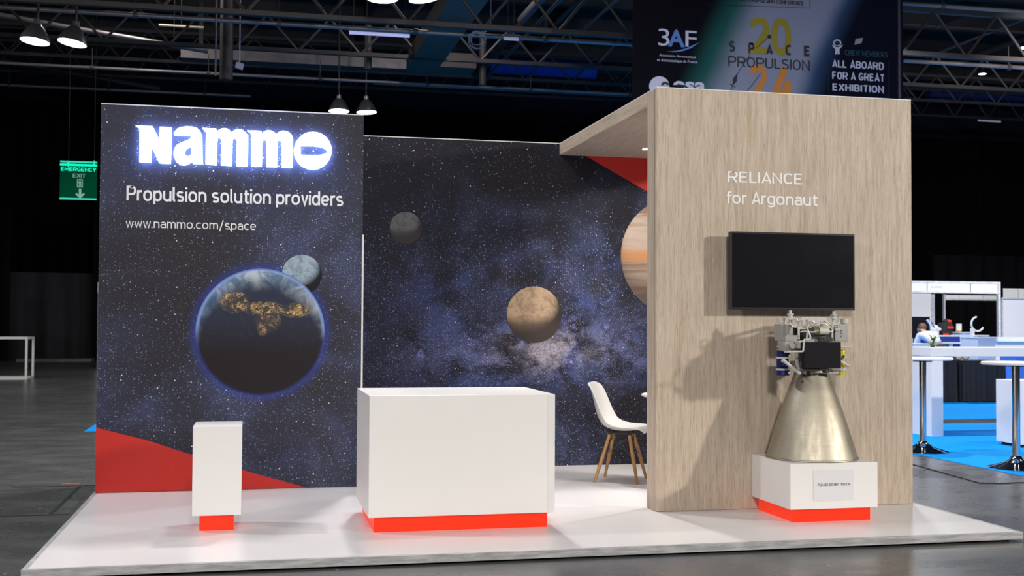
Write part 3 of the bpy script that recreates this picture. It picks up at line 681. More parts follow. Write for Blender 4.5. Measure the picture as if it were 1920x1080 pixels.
pipe([(905, 265), (985, 262), (1030, 250), (1030, 205)], .006, -.10)
pipe([(985, 320), (1050, 320)], .006, -.12)
pipe([(352, 250), (362, 200), (385, 185), (500, 190), (515, 215)], .0045, -.10)
pipe([(400, 250), (430, 262), (452, 290)], .006, -.12)
pipe([(500, 615), (500, 735), (512, 790), (545, 830)], .014, -.16, EM)
pipe([(402, 640), (402, 830)], .003, -.14)
pipe([(245, 535, .02), (350, 572)], .004, -.10, EM)
pipe([(250, 580), (350, 580)], .004, -.12, EM)
m_ = MB()
for cx, cy in ((800, 437), (838, 437), (850, 465), (905, 460), (800, 462)): m_.sph(E(cx, cy, -.19), .0055, seg=8)
m_.bar(E(770, 450, -.175), E(940, 450, -.175), .03, .03); m_.build('connector_strip', EMD, eng)
m_ = MB().bar(E(600, 462, -.16), E(760, 462, -.16), .018, .02); m_.build('cover_rail', EM, eng)
m_ = MB().bar(E(560, 600, -.20), E(560, 840, -.20), .007, .008).bar(E(555, 838, -.2), E(790, 838, -.2), .01, .012).bar(E(790, 830, -.2), E(1060, 826, -.2), .006, .008); m_.build('cover_frame', EM, eng)
# wrapped tanks
def tank(cx0, cx1, cy0, cy1, mat, nm, d=-.06):
    a = Vector(E((cx0+cx1)/2, cy1, d)); b = Vector(E((cx0+cx1)/2, cy0, d)); r = (E(cx1, cy1, d)[0]-E(cx0, cy1, d)[0])/2
    return MB().cyl(a, b, r, seg=32).sph(b, r, sz=.25, seg=32).build(nm, mat, eng, smooth=True), r, a.x
tk, r, ax = tank(250, 400, 590, 900, BLUEF, 'wrapped_tank'); tk['label'] = 'blue foil wrapped tank'
for cy in (680, 828):
    z = E(0, cy, -.06)[2]; MB().lathe([(r, -.006), (r+.005, -.006), (r+.005, .006), (r, .006)], (ax, EY-.06, z), 32, closed=True).build('strap', EMW, tk, off=Vector(eng.location))
for cx, cy in ((355, 602), (320, 718), (412, 872)): MB().sph(E(cx, cy, -.16), .011, seg=12).build('boss', EMW, tk, off=Vector(eng.location), smooth=True)
tk, r, ax = tank(1000, 1116, 590, 900, YELF, 'wrapped_tank', -.04); tk['label'] = 'yellow foil wrapped tank'
for cy in (665, 826):
    z = E(0, cy, -.04)[2]; MB().lathe([(r, -.012), (r+.005, -.012), (r+.005, .012), (r, .012)], (ax, EY-.04, z), 32, closed=True).build('strap', EMW, tk, off=Vector(eng.location))
MB().cyl(E(1090, 665, -.085), E(1090, 665, -.13), .010, seg=14).build('boss', EMD, tk, off=Vector(eng.location))
for (p0, p1, rr, d) in (((332, 716), (530, 872), .012, -.20), ((1056, 728), (1150, 780), .010, -.10), ((1056, 540), (1172, 540), .008, -.08), ((905, 865), (1005, 868), .012, -.16), ((940, 830), (1010, 826), .008, -.15)):
    MB().cyl(E(*p0, d), E(*p1, d), rr, seg=14).sph(E(*p0, d), rr*1.15, seg=12).sph(E(*p1, d), rr*1.15, seg=12).build('strut', EMW, eng, smooth=True)

# ------------------------------------------------------------------ chair and table behind the wood wall
ch = thing('dining_chair', (4.235, 2.80, .004), 'white moulded shell chair with splayed oak legs beside the oak wall', 'chair', world=False, rz=R(-30))
SHELL = plain('white moulded plastic', (.78, .765, .75), .35, var=.01)
prof = [(-.275, .822, .185, .010), (-.262, .800, .200, .022), (-.240, .72, .212, .045), (-.222, .63, .216, .062), (-.206, .56, .218, .075), (-.182, .50, .222, .082), (-.135, .450, .230, .070), (-.06, .428, .236, .050), (.02, .424, .238, .040), (.10, .430, .236, .032), (.17, .440, .228, .018), (.205, .432, .215, .006), (.222, .412, .20, 0)]
mb = MB(); rows = []
NS = 14
for i, (px, pz, hw, lift) in enumerate(prof):
    a_ = prof[max(i-1, 0)]; b_ = prof[min(i+1, len(prof)-1)]
    tx, tz = b_[0]-a_[0], b_[1]-a_[1]; l = math.hypot(tx, tz); nx, nz = -tz/l, tx/l
    if nz < 0 and i > 6: nx, nz = -nx, -nz
    nx, nz = abs(nx), abs(nz)
    row = []
    for k in range(NS+1):
        s = -1+2*k/NS; cc = abs(s)**2.6
        ww = hw*(1-.12*(1 if i in (0, len(prof)-1) else 0)*abs(s)**6)
        dz_ = -.03*abs(s)**4 if i == 0 else 0
        row.append(mb.b.verts.new((px+nx*(cc*lift+.0*s), ww*s, pz+nz*cc*lift+dz_)))
    rows.append(row)
for A, B in zip(rows, rows[1:]):
    for k in range(NS): mb.b.faces.new((A[k], A[k+1], B[k+1], B[k]))
sh = mb.build('shell_seat', SHELL, ch, smooth=True)
md = sh.modifiers.new('solid', 'SOLIDIFY'); md.thickness = .012; md.offset = 0
md = sh.modifiers.new('sub', 'SUBSURF'); md.levels = 2; md.render_levels = 2
LEGM = NT('oiled oak leg'); g_ = LEGM.noise(LEGM.scale(LEGM.obj(), 1, 1, .1), 60, 3, .6); LEGM.base(LEGM.mix(g_, (.50, .27, .10), (.38, .19, .06))); LEGM.set(rough=.45); LEGM = LEGM.m
tops = {}
for sx in (-1, 1):
    for sy in (-1, 1):
        top = Vector((-.01+.085*sx, .085*sy, .385)); bot = Vector((-.015+.18*sx, .19*sy, 0)); tops[sx, sy] = (top, bot)
        lg = MB().cyl(bot, bot+(top-bot)*.5, .0115, .0165, 16).cyl(bot+(top-bot)*.5, top, .0165, .0135, 16).build('leg', LEGM, ch, smooth=True)
wire = MB()
for (k1, k2) in (((-1, -1), (1, -1)), ((-1, 1), (1, 1)), ((-1, -1), (-1, 1)), ((1, -1), (1, 1))):
    for a_, b_ in ((k1, k2), (k2, k1)):
        p = tops[a_][0].lerp(tops[a_][1], .47); q = tops[b_][0].lerp(tops[b_][1], .02); wire.cyl(p, q, .0032, seg=8)
wire.build('wire_brace', BLACKPL, ch)
mt = MB()
for k in tops.values(): mt.cyl(k[0], k[0]+Vector((0, 0, .042)), .011, seg=12)
for sy in (-1, 1): mt.bar((-.10, .085*sy, .398), (.085, .085*sy, .398), .012, .012)
for sx in (-.095, .075): mt.bar((sx, -.085, .398), (sx, .085, .398), .012, .012)
mt.build('seat_mount', BLACKPL, ch)
ex = at(1207, 742, Y=2.4).x+.36
t = thing('round_table', (ex, 2.4, 0), 'round white meeting table, only its rim peeking out behind the oak wall', 'table')
MB().lathe([(0, .725), (.345, .725), (.358, .731), (.36, .738), (.358, .745), (.345, .75), (0, .75)], (ex, 2.4, 0), 64).build('tabletop', WHITE, t, smooth=True)
MB().cyl((ex, 2.4, .02), (ex, 2.4, .725), .03, seg=24).build('stem', WHITE, t, smooth=True)
MB().lathe([(.0, .0), (.22, .0), (.22, .008), (.05, .025), (0, .03)], (ex, 2.4, 0), 48).build('foot', WHITE, t, smooth=True)

# ------------------------------------------------------------------ hanging lamps
def lamp(px, py, Y, r, label, tilt=0., hang=12.3, ty=0., group='high bay lamps under the ceiling'):
    p = at(px, py, Y=Y)
    t = thing('high_bay_lamp', p, label, 'lamp', group, world=False)
    M_ = Matrix.Rotation(tilt, 4, 'Y')@Matrix.Rotation(ty, 4, 'X')
    s = MB().lathe([(r, 0), (r*1.03, .01), (r*.92, r*.35), (r*.55, r*1.0), (r*.28, r*1.25), (r*.26, r*1.6), (0, r*1.62), (0, r*1.5), (r*.2, r*1.2), (r*.5, r*.95), (r*.88, r*.33), (r*.98, 0)], seg=40, closed=True)
    for v in s.b.verts: v.co = M_@v.co
    s.build('reflector', SHADE, t, smooth=True)
    s = MB().lathe([(0, -.06*r), (r*.5, -.05*r), (r*.9, 0), (r*.96, .03), (0, .035)], seg=40)
    for v in s.b.verts: v.co = M_@v.co
    s.build('diffuser', LAMPW, t, smooth=True)
    top = M_@Vector((0, 0, r*1.6))
    MB().cyl(top, Vector((top.x, top.y, hang-p.z)), .025, seg=10).build('stem', STEEL, t)
    return t
lamp(65, 78, 18, .285, 'lit high bay lamp, leftmost of the tilted pair at the upper left', R(6), 12.3, R(-4))
lamp(135, 81, 18, .285, 'lit high bay lamp, right one of the tilted pair at the upper left', R(9), 12.3, R(-4))
lamp(635.5, 209, 27.4, .30, 'brightest high bay lamp hanging just above the right end of the left wall', 0, 12.3, R(-4))
lamp(687.5, 211, 27.4, .30, 'high bay lamp beside the brightest one above the left wall edge', R(-2), 12.3, R(-2))
lamp(717, -1, 15, .29, 'high bay lamp cut by the top edge, left of the pair there', 0)
lamp(795, -1, 15, .29, 'high bay lamp cut by the top edge, right of the pair there', R(-8))
lamp(1842, 139, 36, .16, 'small dim lamp hanging far off above the right hall', 0)
lamp(1921, 90, 30, .20, 'small lamp half cut off by the right edge of the view', 0)

# ------------------------------------------------------------------ ceiling services
def hpipe(x0, x1, px, py, Y, r, label, mat=STEEL2, cat='pipe', name='ceiling_pipe', couplings=True):
    z = at(px, py, Y=Y).z; a = at(x0, py, Y=Y).x; b = at(x1, py, Y=Y).x
    t = thing(name, ((a+b)/2, Y, z), label, cat, 'ceiling services')
    MB().cyl((a, Y, z), (b, Y, z), r, seg=12).build('tube', mat, t, smooth=True)
    if couplings:
        x = a+1.2
        while x < b-.3:
            MB().cyl((x, Y, z), (x+.10, Y, z), r*1.5, seg=12).cyl((x+.05, Y, z), (x+.05, Y, z+.55), .012, seg=6).build('hanger', STEEL, t); x += 3.1
    return t
hpipe(-150, 2080, 400, 37, 20, .055, 'long pale pipe crossing the ceiling just under the upper lamps')
hpipe(-150, 1340, 640, 150, 27, .045, 'thin bright pipe crossing just above the lit sign wall')
hpipe(-60, 470, 330, 174, 34, .05, 'lowest faint pipe at the upper left above the exit sign')
hpipe(700, 1300, 900, 167, 28.5, .03, 'thin cable tray line just below the bright pipe', STEEL, couplings=False)
hpipe(1690, 2050, 1800, 14, 22, .06, 'pipe along the top edge right of the hanging banner')
hpipe(1690, 2050, 1800, 52, 26, .05, 'second pipe below the top one right of the banner', STEEL)
def truss(px0, px1, py, Y, h, label, mat=STEEL):
    z = at((px0+px1)/2, py, Y=Y).z; a = at(px0, py, Y=Y).x; b = at(px1, py, Y=Y).x
    t = thing('roof_truss', ((a+b)/2, Y, z), label, 'truss', 'roof trusses')
    MB().box(a, b, Y-.07, Y+.07, z, z+.10).build('bottom_chord', mat, t)
    MB().box(a, b, Y-.07, Y+.07, z+h, z+h+.10).build('top_chord', mat, t)
    mb = MB(); n = max(2, int((b-a)/1.6))
    for i in range(n):
        x = a+(b-a)*i/n; x2 = a+(b-a)*(i+.5)/n; x3 = a+(b-a)*(i+1)/n
        mb.cyl((x, Y, z+.05), (x2, Y, z+h+.05), .035, seg=8).cyl((x2, Y, z+h+.05), (x3, Y, z+.05), .035, seg=8)
    mb.build('web', mat, t)
    return t
truss(-200, 2150, 122, 24, .9, 'dark lattice truss spanning the hall above the sign wall')
truss(-200, 2150, 60, 17, 1.0, 'nearest dark lattice truss close to the top edge')
truss(-200, 2150, 182, 38, 1.1, 'farthest dark lattice truss just above the black rear drape')
truss(-200, 2150, 152, 31, .9, 'dark lattice truss second from the rear drape')
o = MB().box(at(340, 110, Y=29).x, at(800, 110, Y=29).x, 28.7, 29.3, at(600, 125, Y=29).z, at(600, 106, Y=29).z).build('box_girder', STEEL2); gz = at(600, 106, Y=29).z; MB().box(o.data.vertices[0].co.x+.5, o.data.vertices[0].co.x+.62, 28.95, 29.05, gz, 12.3).build('drop_rod', STEEL, o); tag(o, 'grey box girder running level between two trusses left of the blue duct', 'girder')
o = MB().tube([at(-60, 18, Y=25), at(130, 52, Y=25), at(390, 96, Y=25)], .07, 10).build('sloping_pipe', STEEL2, smooth=True); tag(o, 'sloping pipe descending behind the tilted lamp pair at the upper left', 'pipe')
o = MB().tube([at(-40, 105, Y=36), at(300, 166, Y=36)], .09, 8).build('sloping_brace', STEEL); tag(o, 'faint sloping brace low at the upper left', 'brace')
def ypipe(px, py, Ya, Yb, Yref, r, label, mat=STEEL2, square=False, w=.3, h=.3, rise=0.):
    p = at(px, py, Y=Yref)
    if square: o = MB().box(p.x-w/2, p.x+w/2, Ya, Yb, p.z, p.z+h).build('air_duct', mat); tag(o, label, 'duct')
    else: o = MB().cyl((p.x, Ya, p.z), (p.x, Yb, p.z+rise), r, seg=12).build('ceiling_pipe', mat, smooth=True); tag(o, label, 'pipe')
    return o
ypipe(805, 110, 12, 25.5, 24, 0, 'wide grey sheet duct running away from the viewer left of the blue duct', DUCT, True, .85, .45)
o = MB().box(at(770, 110, Y=25.8).x, at(890, 110, Y=25.8).x, 25.55, 26.6, at(800, 127, Y=25.8).z, at(800, 100, Y=25.8).z).build('air_duct', DUCT); gz = at(800, 100, Y=25.8).z; MB().box(at(830, 110, Y=25.8).x, at(832, 110, Y=25.8).x, 26, 26.05, gz, 12.3).build('drop_rod', STEEL, o); tag(o, 'grey cross duct closing the end of the wide sheet duct', 'duct')
ypipe(902, 156, 10, 33, 32, .05, 'thin pipe running away from the viewer across the blue duct', STEEL2)
ypipe(880, 154, 24, 33, 32, .09, 'thick pipe running away beside the thin one over the blue duct', STEEL)
ypipe(978, 38, 14, 24, 24, .12, 'short thick pipe hanging near the top edge above the blue duct', STEEL2)
ypipe(1097, 53, 12, 27, 26, .05, 'slim pipe running away just left of the hanging banner', STEEL2)
ypipe(1062, 24, 12, 23, 22, .06, 'slim pipe between the thick pipe and the banner at the top', STEEL)
ypipe(1802, 82, 14, 30, 28, .05, 'bright slim pipe running away at the upper right of the banner', STEEL2)
ypipe(1760, 130, 16, 34, 33, .12, 'thick dark pipe running away under the dim right hall lamp', STEEL)
# blue ducts
q0 = at(918, 122, Y=36.15); q1 = at(1116, 124, Y=36.15)
t = thing('fabric_duct', ((q0.x+q1.x)/2, 36.15, q0.z), 'long blue fabric air duct under the ceiling left of the banner', 'duct')
MB().cyl((q0.x, 36.15, q0.z), (q1.x, 36.15, q0.z), .31, seg=28).build('tube', BLUEDUCT, t, smooth=True)
for x_ in (q0.x+.4, (q0.x+q1.x)/2, q1.x-.4): MB().cyl((x_, 36.15, q0.z+.3), (x_, 36.15, 12.296), .01, seg=6).build('suspension_wire', STEEL, t)
q0 = at(1740, 172, Y=42); q1 = at(2000, 172, Y=42)
o = MB().cyl((q0.x, 42, q0.z), (q1.x, 42, q0.z), .30, seg=28).build('fabric_duct', plain('deep blue duct', (.006, .03, .17), .7), smooth=True); MB().cyl((q0.x+2, 42, q0.z+.29), (q0.x+2, 42, 12.3), .012, seg=6).build('suspension_wire', STEEL, o); tag(o, 'blue fabric air duct far off at the upper right', 'duct')
# column-like hangers and small fittings
for px, y0_, y1_, Y, r, lab in ((424, -30, 150, 23, .16, 'thick dark steel drop column behind the pipes above the sign'), (404, -30, 142, 19.5, .02, 'thin pale drop rod in front of the dark column above the sign'), (690, 48, 130, 25, .10, 'dark steel drop column under the bluish tube lamp'), (905, 60, 160, 25, .10, 'dark steel drop column behind the cable coil')):
    a = at(px, y1_, Y=Y); b = at(px, y0_, Y=Y)
    o = MB().cyl((a.x, a.y, a.z), (a.x, a.y, b.z), r, seg=12).build('drop_column', STEEL if r > .05 else STEEL2, smooth=True); tag(o, lab, 'column')
q = at(895, 75, Y=19.6)
mb = MB()
for k, (rx, rz_, oz) in enumerate(((.20, .20, 0), (.19, .15, .05), (.17, .19, .02))):
    mb.tube([(q.x+rx*math.cos(2*PI*i/28)+.02*k, q.y+.05*math.sin(4*PI*i/28)+.04*k, q.z+rz_*math.sin(2*PI*i/28)+oz) for i in range(29)], .012, 6)
mb.tube([(q.x+.1, q.y+.04, q.z+.15), (q.x+.32, q.y+.05, q.z+.30), (q.x+.34, q.y+.05, 12.3)], .012, 6)
o = mb.build('cable_coil', plain('grey cable', (.30, .30, .32), .5), smooth=True); tag(o, 'coiled grey cable hanging from the upper pipe left of the blue duct', 'cable')
def tube_light(x0, x1, y, Y, label, mat):
    a = at(x0, y, Y=Y); b = at(x1, y, Y=Y); t = thing('tube_lamp', ((a.x+b.x)/2, Y, a.z), label, 'lamp')
    MB().cyl((a.x, Y, a.z), (b.x, Y, a.z), .04, seg=12).build('tube', mat, t, smooth=True)
    MB().box(a.x-.03, b.x+.03, Y-.05, Y+.05, a.z+.04, a.z+.10).build('housing', STEEL2, t)
    for x_ in (a.x+.1, b.x-.1): MB().cyl((x_, Y, a.z+.1), (x_, Y, 12.3), .008, seg=6).build('suspension_rod', STEEL, t)
tube_light(655, 768, 61, 21, 'bluish tube lamp under the upper pipe right of the sign', FLU)
tube_light(945, 972, 72, 19.8, 'short bluish tube lamp beside the cable coil', FLUD)
tube_light(1834, 1876, 226, 40, 'faint tube lamp low above the far right stands', FLUD)
q = at(449, 123, Y=22)
o = MB().box(q.x-.09, q.x+.09, q.y, q.y+.12, q.z-.07, q.z+.07, M=Matrix.Translation(q)@Matrix.Rotation(R(14), 4, 'Y')@Matrix.Translation(-q)).cyl((q.x, q.y+.06, q.z), (q.x, q.y+.06, 12.3), .015, seg=6).build('floodlight', plain('pale flood housing', (.5, .5, .58), .5)); tag(o, 'small pale floodlight box hanging above the sign wall', 'floodlight')
LITPIPE = plain('conduit with painted lamplight', (.75, .60, .42), .35, .5)  # bright gold tone stands in for warm lamplight on the pipes
for yy_, x0_, y0_, x1_, y1_, lab in ((24.6, 265, 14, 362, 20, 'upper conduit with lamplight painted in its colour above the exit sign'), (25.2, 298, 47, 382, 52, 'middle conduit with lamplight painted in its colour above the sign wall'), (25.8, 268, 73, 384, 94, 'lower sloping conduit with lamplight painted in its colour')):
    a = at(x0_, y0_, Y=yy_); b = at(x1_, y1_, Y=yy_)
    o = MB().cyl(a, b, .035, seg=10).build('conduit', LITPIPE, smooth=True); m_ = (a+b)/2; MB().cyl(m_+Vector((0, 0, .03)), (m_.x, m_.y, 12.3), .008, seg=6).build('drop_rod', STEEL, o); tag(o, lab, 'conduit')

# ------------------------------------------------------------------ hanging banner
BY = 14.0
def bp(x, y): q = at(x, y, Y=BY); return q.x, q.z
bx0, _ = bp(1186, 100); bx1, _ = bp(1693, 100); bz0 = bp(1500, 235)[1]; bz1 = bp(1440, -120)[1]
n = NT('conference banner print'); x, y, z = n.sep()
cx = bp(1440, 85)[0]; cz = bp(1440, 85)[1]; ppm = 506/(bx1-bx0)
u = n.add(n.mul(n.sub(x, cx), ppm), n.mul(n.sub(z, cz), -ppm*.44))
u = n.add(u, n.mul(n.sub(n.noise(scale=.7, detail=2), .5), 26))
c = n.mix(n.ss(u, -140, -88), (.004, .004, .007), (.013, .075, .07))
c = n.mix(n.ss(u, -98, -35), c, (.205, .222, .305))
c = n.mix(n.ss(u, 75, 120), c, (.03, .06, .13)); c = n.mix(n.ss(u, 100, 150), c, (.005, .006, .014))
n.base(c); n.set(rough=.7, spec=.04); BAN = n.m
t = thing('hanging_banner', ((bx0+bx1)/2, BY, bz0), 'large dark conference banner hanging above the oak wall', 'banner')
MB().box(bx0, bx1, BY, BY+.02, bz0, bz1).build('fabric', BAN, t, off=(0, 0, 0)).location = -Vector(t.location)
MB().cyl((bx0-.05, BY+.01, bz1), (bx1+.05, BY+.01, bz1), .03, seg=12).build('top_tube', STEEL2, t)
MB().cyl((bx1-.09, BY-.012, bz0), (bx1-.09, BY-.012, bz1), .03, seg=12).build('side_seam', plain('dark hem', (.03, .03, .05), .5), t)
BW = plain('banner white ink', (.46, .46, .60), .6, var=0); BO = plain('banner olive ink', (.24, .19, .008), .6, var=0); BOR = plain('banner orange ink', (.48, .165, .018), .6, var=0)
BK = plain('banner dark ink', (.008, .009, .016), .6, var=0); BB = plain('banner blue ink', (.06, .16, .46), .6, var=0); BT = plain('banner teal ink', (.006, .055, .09), .6, var=0)
def btext(s, x0, x1, ytop, ybot, mat, bold=0, lay=1, nm='banner_lettering', spacing=1.):
    xm = (x0+x1)/2
    if isinstance(bold, str):
        stroke_text(nm, s, bp(x0, ytop)[0], bp(x1, ytop)[0], bp(xm, ybot)[1], bp(xm, ytop)[1], BY-.004*lay, mat, t, float(bold), thick=.003); return
    text(nm, s, bp(x0, ytop)[0], bp(x1, ytop)[0], bp(xm, ybot)[1], bp(xm, ytop)[1], BY-.004*lay, mat, t, bold=bold, thick=.003, spacing=spacing)
btext('3', 1234, 1255, 54, 86, BW, -.004); btext('A', 1252, 1284, 56, 88, BB, .03); btext('F', 1285, 1306, 58, 88, BW, 0)
cu = [bp(1250, 97), bp(1268, 95.5), bp(1285, 91), bp(1311, 79.5), bp(1297, 90), bp(1280, 96), bp(1265, 98.2)]
shape('banner_swoosh', [cu], BY-.009, BY-.006, BB, t)
btext('Association Aéronautique', 1236, 1304, 103, 109, BW, 0); btext('et Astronautique de France', 1232, 1307, 111.5, 118.5, BW, 0)
ring = [bp(1236+19*math.cos(2*PI*i/40), 162+19*math.sin(2*PI*i/40)) for i in range(40)]; shape('banner_roundel', [ring], BY-.005, BY-.002, BW, t)
btext('e', 1239, 1255, 153, 171, BK, .03, 2); btext('esa', 1262, 1323, 153, 172, BW, .03)
btext('20', 1401, 1483, 33.5, 103, BO, '.20'); btext('2', 1401, 1437, 120.5, 190, BOR, '.20'); btext('4', 1444, 1485, 123, 192, BOR, '.20')
for ch_, x0_, x1_, yt in (('S', 1366.5, 1378, 77), ('P', 1403, 1414, 80), ('A', 1436, 1449, 82), ('C', 1472, 1483, 84), ('E', 1507, 1517, 86)): btext(ch_, x0_, x1_, yt, yt+20, BK, '.24', 3)
btext('PROPULSION', 1365, 1518, 108, 130, BK, '.105', 3)
btext('EUROPEAN SPACE PROPULSION CONFERENCE', 1330, 1506, -4, 5.5, BK, '.17', 2)
def line(pts, wpx):
    mb = MB(); P = [bp(*p) for p in pts]
    for a, b in zip(P, P[1:]): mb.bar((a[0], BY-.016, a[1]), (b[0], BY-.016, b[1]), wpx/ppm, .003)
    return mb
mb = line([(1416, 91), (1442, 69)], 2.2); mb.cyl((bp(1442, 69)[0], BY-.018, bp(1442, 69)[1]), (bp(1442, 69)[0], BY-.014, bp(1442, 69)[1]), 3.6/ppm, seg=18)
mb.build('banner_line_drawing', BK, t)
mb = line([(1407, 101), (1386, 132), (1374, 155), (1368, 178)], 1.6)
a_, b_ = bp(1381, 139), bp(1374, 158); mb.prism([bp(1382, 138), bp(1381, 152), bp(1374, 160), bp(1374, 147)], BY-.017, BY-.014)
for p0, p1 in (((1367, 157), (1378, 164)), ((1371, 166), (1375, 154))): 
    a_, b_ = bp(*p0), bp(*p1); mb.bar((a_[0], BY-.016, a_[1]), (b_[0], BY-.016, b_[1]), 1.6/ppm, .003)
mb.build('banner_line_drawing', BK, t)
line([(1425, 139), (1412, 156), (1396, 176)], 1.6).build('banner_line_drawing', BK, t)
line([(1320, 9), (1430, 12.5), (1518, 16)], 1.3).build('banner_frame_line', BK, t); line([(1518, 16), (1518, -10)], 1.3).build('banner_frame_line', BK, t)
btext('ALL ABOARD', 1560, 1657, 112.5, 129, BW, '.20'); btext('FOR A GREAT', 1560, 1657, 134.5, 151, BW, '.20'); btext('EXHIBITION', 1560.5, 1657, 157, 174, BW, '.20')
btext('CREW MEMBERS', 1584, 1664, 94.5, 107, BT, '.12')
line([(1551, 108), (1553, 172)], 2.2).build('banner_frame_line', BT, t); line([(1666, 112), (1666, 184), (1610, 182)], 2.2).build('banner_frame_line', BT, t)
# small figure with raised arms, and a flag
fg = [bp(*p) for p in [(1560, 84), (1563, 85), (1566, 88.5), (1573, 88.5), (1577, 85), (1580, 84), (1577, 89), (1573.5, 92), (1574, 102), (1570.5, 102), (1569.5, 97), (1568.5, 102), (1565, 102), (1566, 92), (1562, 89)]]
shape('banner_figure', [fg], BY-.009, BY-.006, BW, t)
hd = [bp(1569.5+7.5*math.cos(2*PI*i/24), 80.5+6.5*math.sin(2*PI*i/24)) for i in range(24)]; hi = [bp(1569.5+5.4*math.cos(2*PI*i/24), 81+4.5*math.sin(2*PI*i/24)) for i in range(24)]
shape('banner_figure', [hd, hi], BY-.009, BY-.006, BW, t)
shape('banner_flag', [[bp(1604, 73), bp(1618, 71), bp(1615, 81), bp(1602, 84)]], BY-.006, BY-.003, plain('banner flag ink', (.2, .26, .27), .6), t)
for xx_ in (bx0+.5, bx1-.5): MB().cyl((xx_, BY+.01, bz1), (xx_, BY+.01, 12.3), .008, seg=6).build('suspension_wire', STEEL2, t)

# ------------------------------------------------------------------ exit sign
SYE = 30.0
def ep(x, y): q = at(90+x/9.817, 280+y/9.817, Y=SYE); return q.x, q.z
G1 = plain('green film with added glow', (.0, .11, .045), .8, var=0, spec=.05, estr=.035, ecol=(.0, .36, .14)); G2 = lamp_mat('bright green tube', (.0, .95, .55), .85); G3 = lamp_mat('lit green sign band', (.02, .72, .46), .62); G4 = lamp_mat('pale green pictogram', (.30, .62, .50), .28)  # the film's faint emission stands in for tube light on the panel
e0, ez1 = ep(225, 215); e1, _ = ep(905, 215); _, ez0 = ep(550, 925)
t = thing('exit_sign', ((e0+e1)/2, SYE, ez0), 'green emergency exit sign hanging in the dark left of the starfield wall', 'sign')
MB().box(e0, e1, SYE, SYE+.08, ez0, ep(550, 320)[1]).build('panel', G1, t)
MB().cyl((e0, SYE, ep(225, 278)[1]), (e1, SYE, ep(225, 278)[1]), .035, seg=14).build('lamp_tube', G2, t, smooth=True)
MB().box(e0, e1, SYE-.02, SYE+.06, ep(225, 232)[1], ep(225, 208)[1]).build('top_rail', G3, t)
mb = MB()
for x_ in (380, 855): mb.box(ep(x_-14, 0)[0], ep(x_+14, 0)[0], SYE-.01, SYE+.03, ep(x_, 320)[1], ep(x_, 210)[1])
mb.build('bracket', G3, t)
MB().box(e0, e1, SYE-.01, SYE, ep(225, 918)[1], ep(225, 888)[1]).build('bottom_band', G3, t)
stroke_text('sign_lettering', 'EMERGENCY', ep(245, 0)[0], ep(895, 0)[0], ep(550, 412)[1], ep(550, 330)[1], SYE-.002, G2, t, .16, thick=.01)
stroke_text('sign_lettering', 'EXIT', ep(465, 0)[0], ep(695, 0)[0], ep(580, 522)[1], ep(580, 450)[1], SYE-.002, G4, t, .14, thick=.01)
rect = lambda a, b, c_, d_: [ep(a, c_), ep(b, c_), ep(b, d_), ep(a, d_)]
shape('pictogram', [rect(535, 640, 550, 700), rect(550, 625, 568, 690)], SYE-.012, SYE-.002, G4, t)
shape('pictogram', [[ep(*p) for p in [(580, 580), (600, 575), (603, 600), (622, 615), (602, 622), (612, 660), (620, 688), (606, 688), (592, 655), (575, 686), (560, 686), (578, 640), (575, 612), (556, 628), (556, 612)]]], SYE-.012, SYE-.002, G4, t)
shape('arrow', [[ep(*p) for p in [(570, 725), (612, 725), (612, 830), (670, 800), (672, 835), (592, 905), (510, 835), (512, 800), (570, 830)]]], SYE-.012, SYE-.002, G4, t)
for x_ in (380, 855): MB().cyl((ep(x_, 0)[0], SYE+.03, ep(x_, 208)[1]), (ep(x_, 0)[0], SYE+.03, 11), .008, seg=6).build('suspension_wire', STEEL, t)

# ------------------------------------------------------------------ left background
FR = plain('white powder-coated tube', (.68, .68, .67), .4, var=.02)
t = thing('frame_stand', (-4.6, 22.7, FZ), 'white tubular frame stand on the dark floor at the left edge', 'stand')
xr = -4.0; zt = at(52, 632, Y=22.7).z; q = .025
mb = MB()
for y_ in (22.6, 23.45): mb.box(xr-2.2, xr, y_, y_+2*q, zt-2*q, zt).box(xr-2.2, xr, y_, y_+2*q, FZ, FZ+2*q)
for x_ in (xr-2.2, xr-2*q): mb.box(x_, x_+2*q, 22.6+2*q, 23.45, zt-2*q, zt).box(x_, x_+2*q, 22.6+2*q, 23.45, FZ, FZ+2*q)
mb.build('rail', FR, t)
for x_ in (xr-2.2, xr-2*q):
    for y_ in (22.6, 23.45): MB().box(x_, x_+2*q, y_, y_+2*q, FZ+2*q, zt-2*q).build('post', FR, t)
a = at(181.6, 690, z=FZ)
t = thing('wall_post', (a.x, a.y, FZ), 'slim white upright with a wider cap just left of the starfield wall', 'post')
zt = at(184, 529, Y=a.y).z; zm = at(184, 549, Y=a.y).z
MB().box(a.x, a.x+.6, a.y, a.y+.05, FZ, zm).build('panel', PANELW, t); MB().box(a.x-.01, a.x+.62, a.y-.03, a.y+.08, zm, zt).build('cap', PANELW, t)
mb = drape(-7.2, 36.5, -3.9, 36.8, FZ, 3.0, amp=.11, wl=.9, seed=11)
o = mb.build('curtain', CURTG, smooth=True); tag(o, 'greyer curtain hanging in the opening of the black drape at the left', 'curtain')
for (x0_, x1_, sd, lab) in ((-13, -7.0, 5, 'black curtain left of the grey curtain opening'), (-4.3, -1.0, 6, 'black curtain pulled aside between grey curtain and starfield wall')):
    mb = drape(x0_, 36.0, x1_, 36.2, FZ, 5.2, amp=.10, wl=.7, seed=sd); o = mb.build('curtain', CURT, smooth=True); tag(o, lab, 'curtain')
o = MB().box(-6.6, -4.2, 35.2, 36.1, FZ, FZ+.09).build('low_step', plain('grey floor board', (.16, .155, .145), .7)); tag(o, 'low grey board on the floor under the grey curtain', 'board')

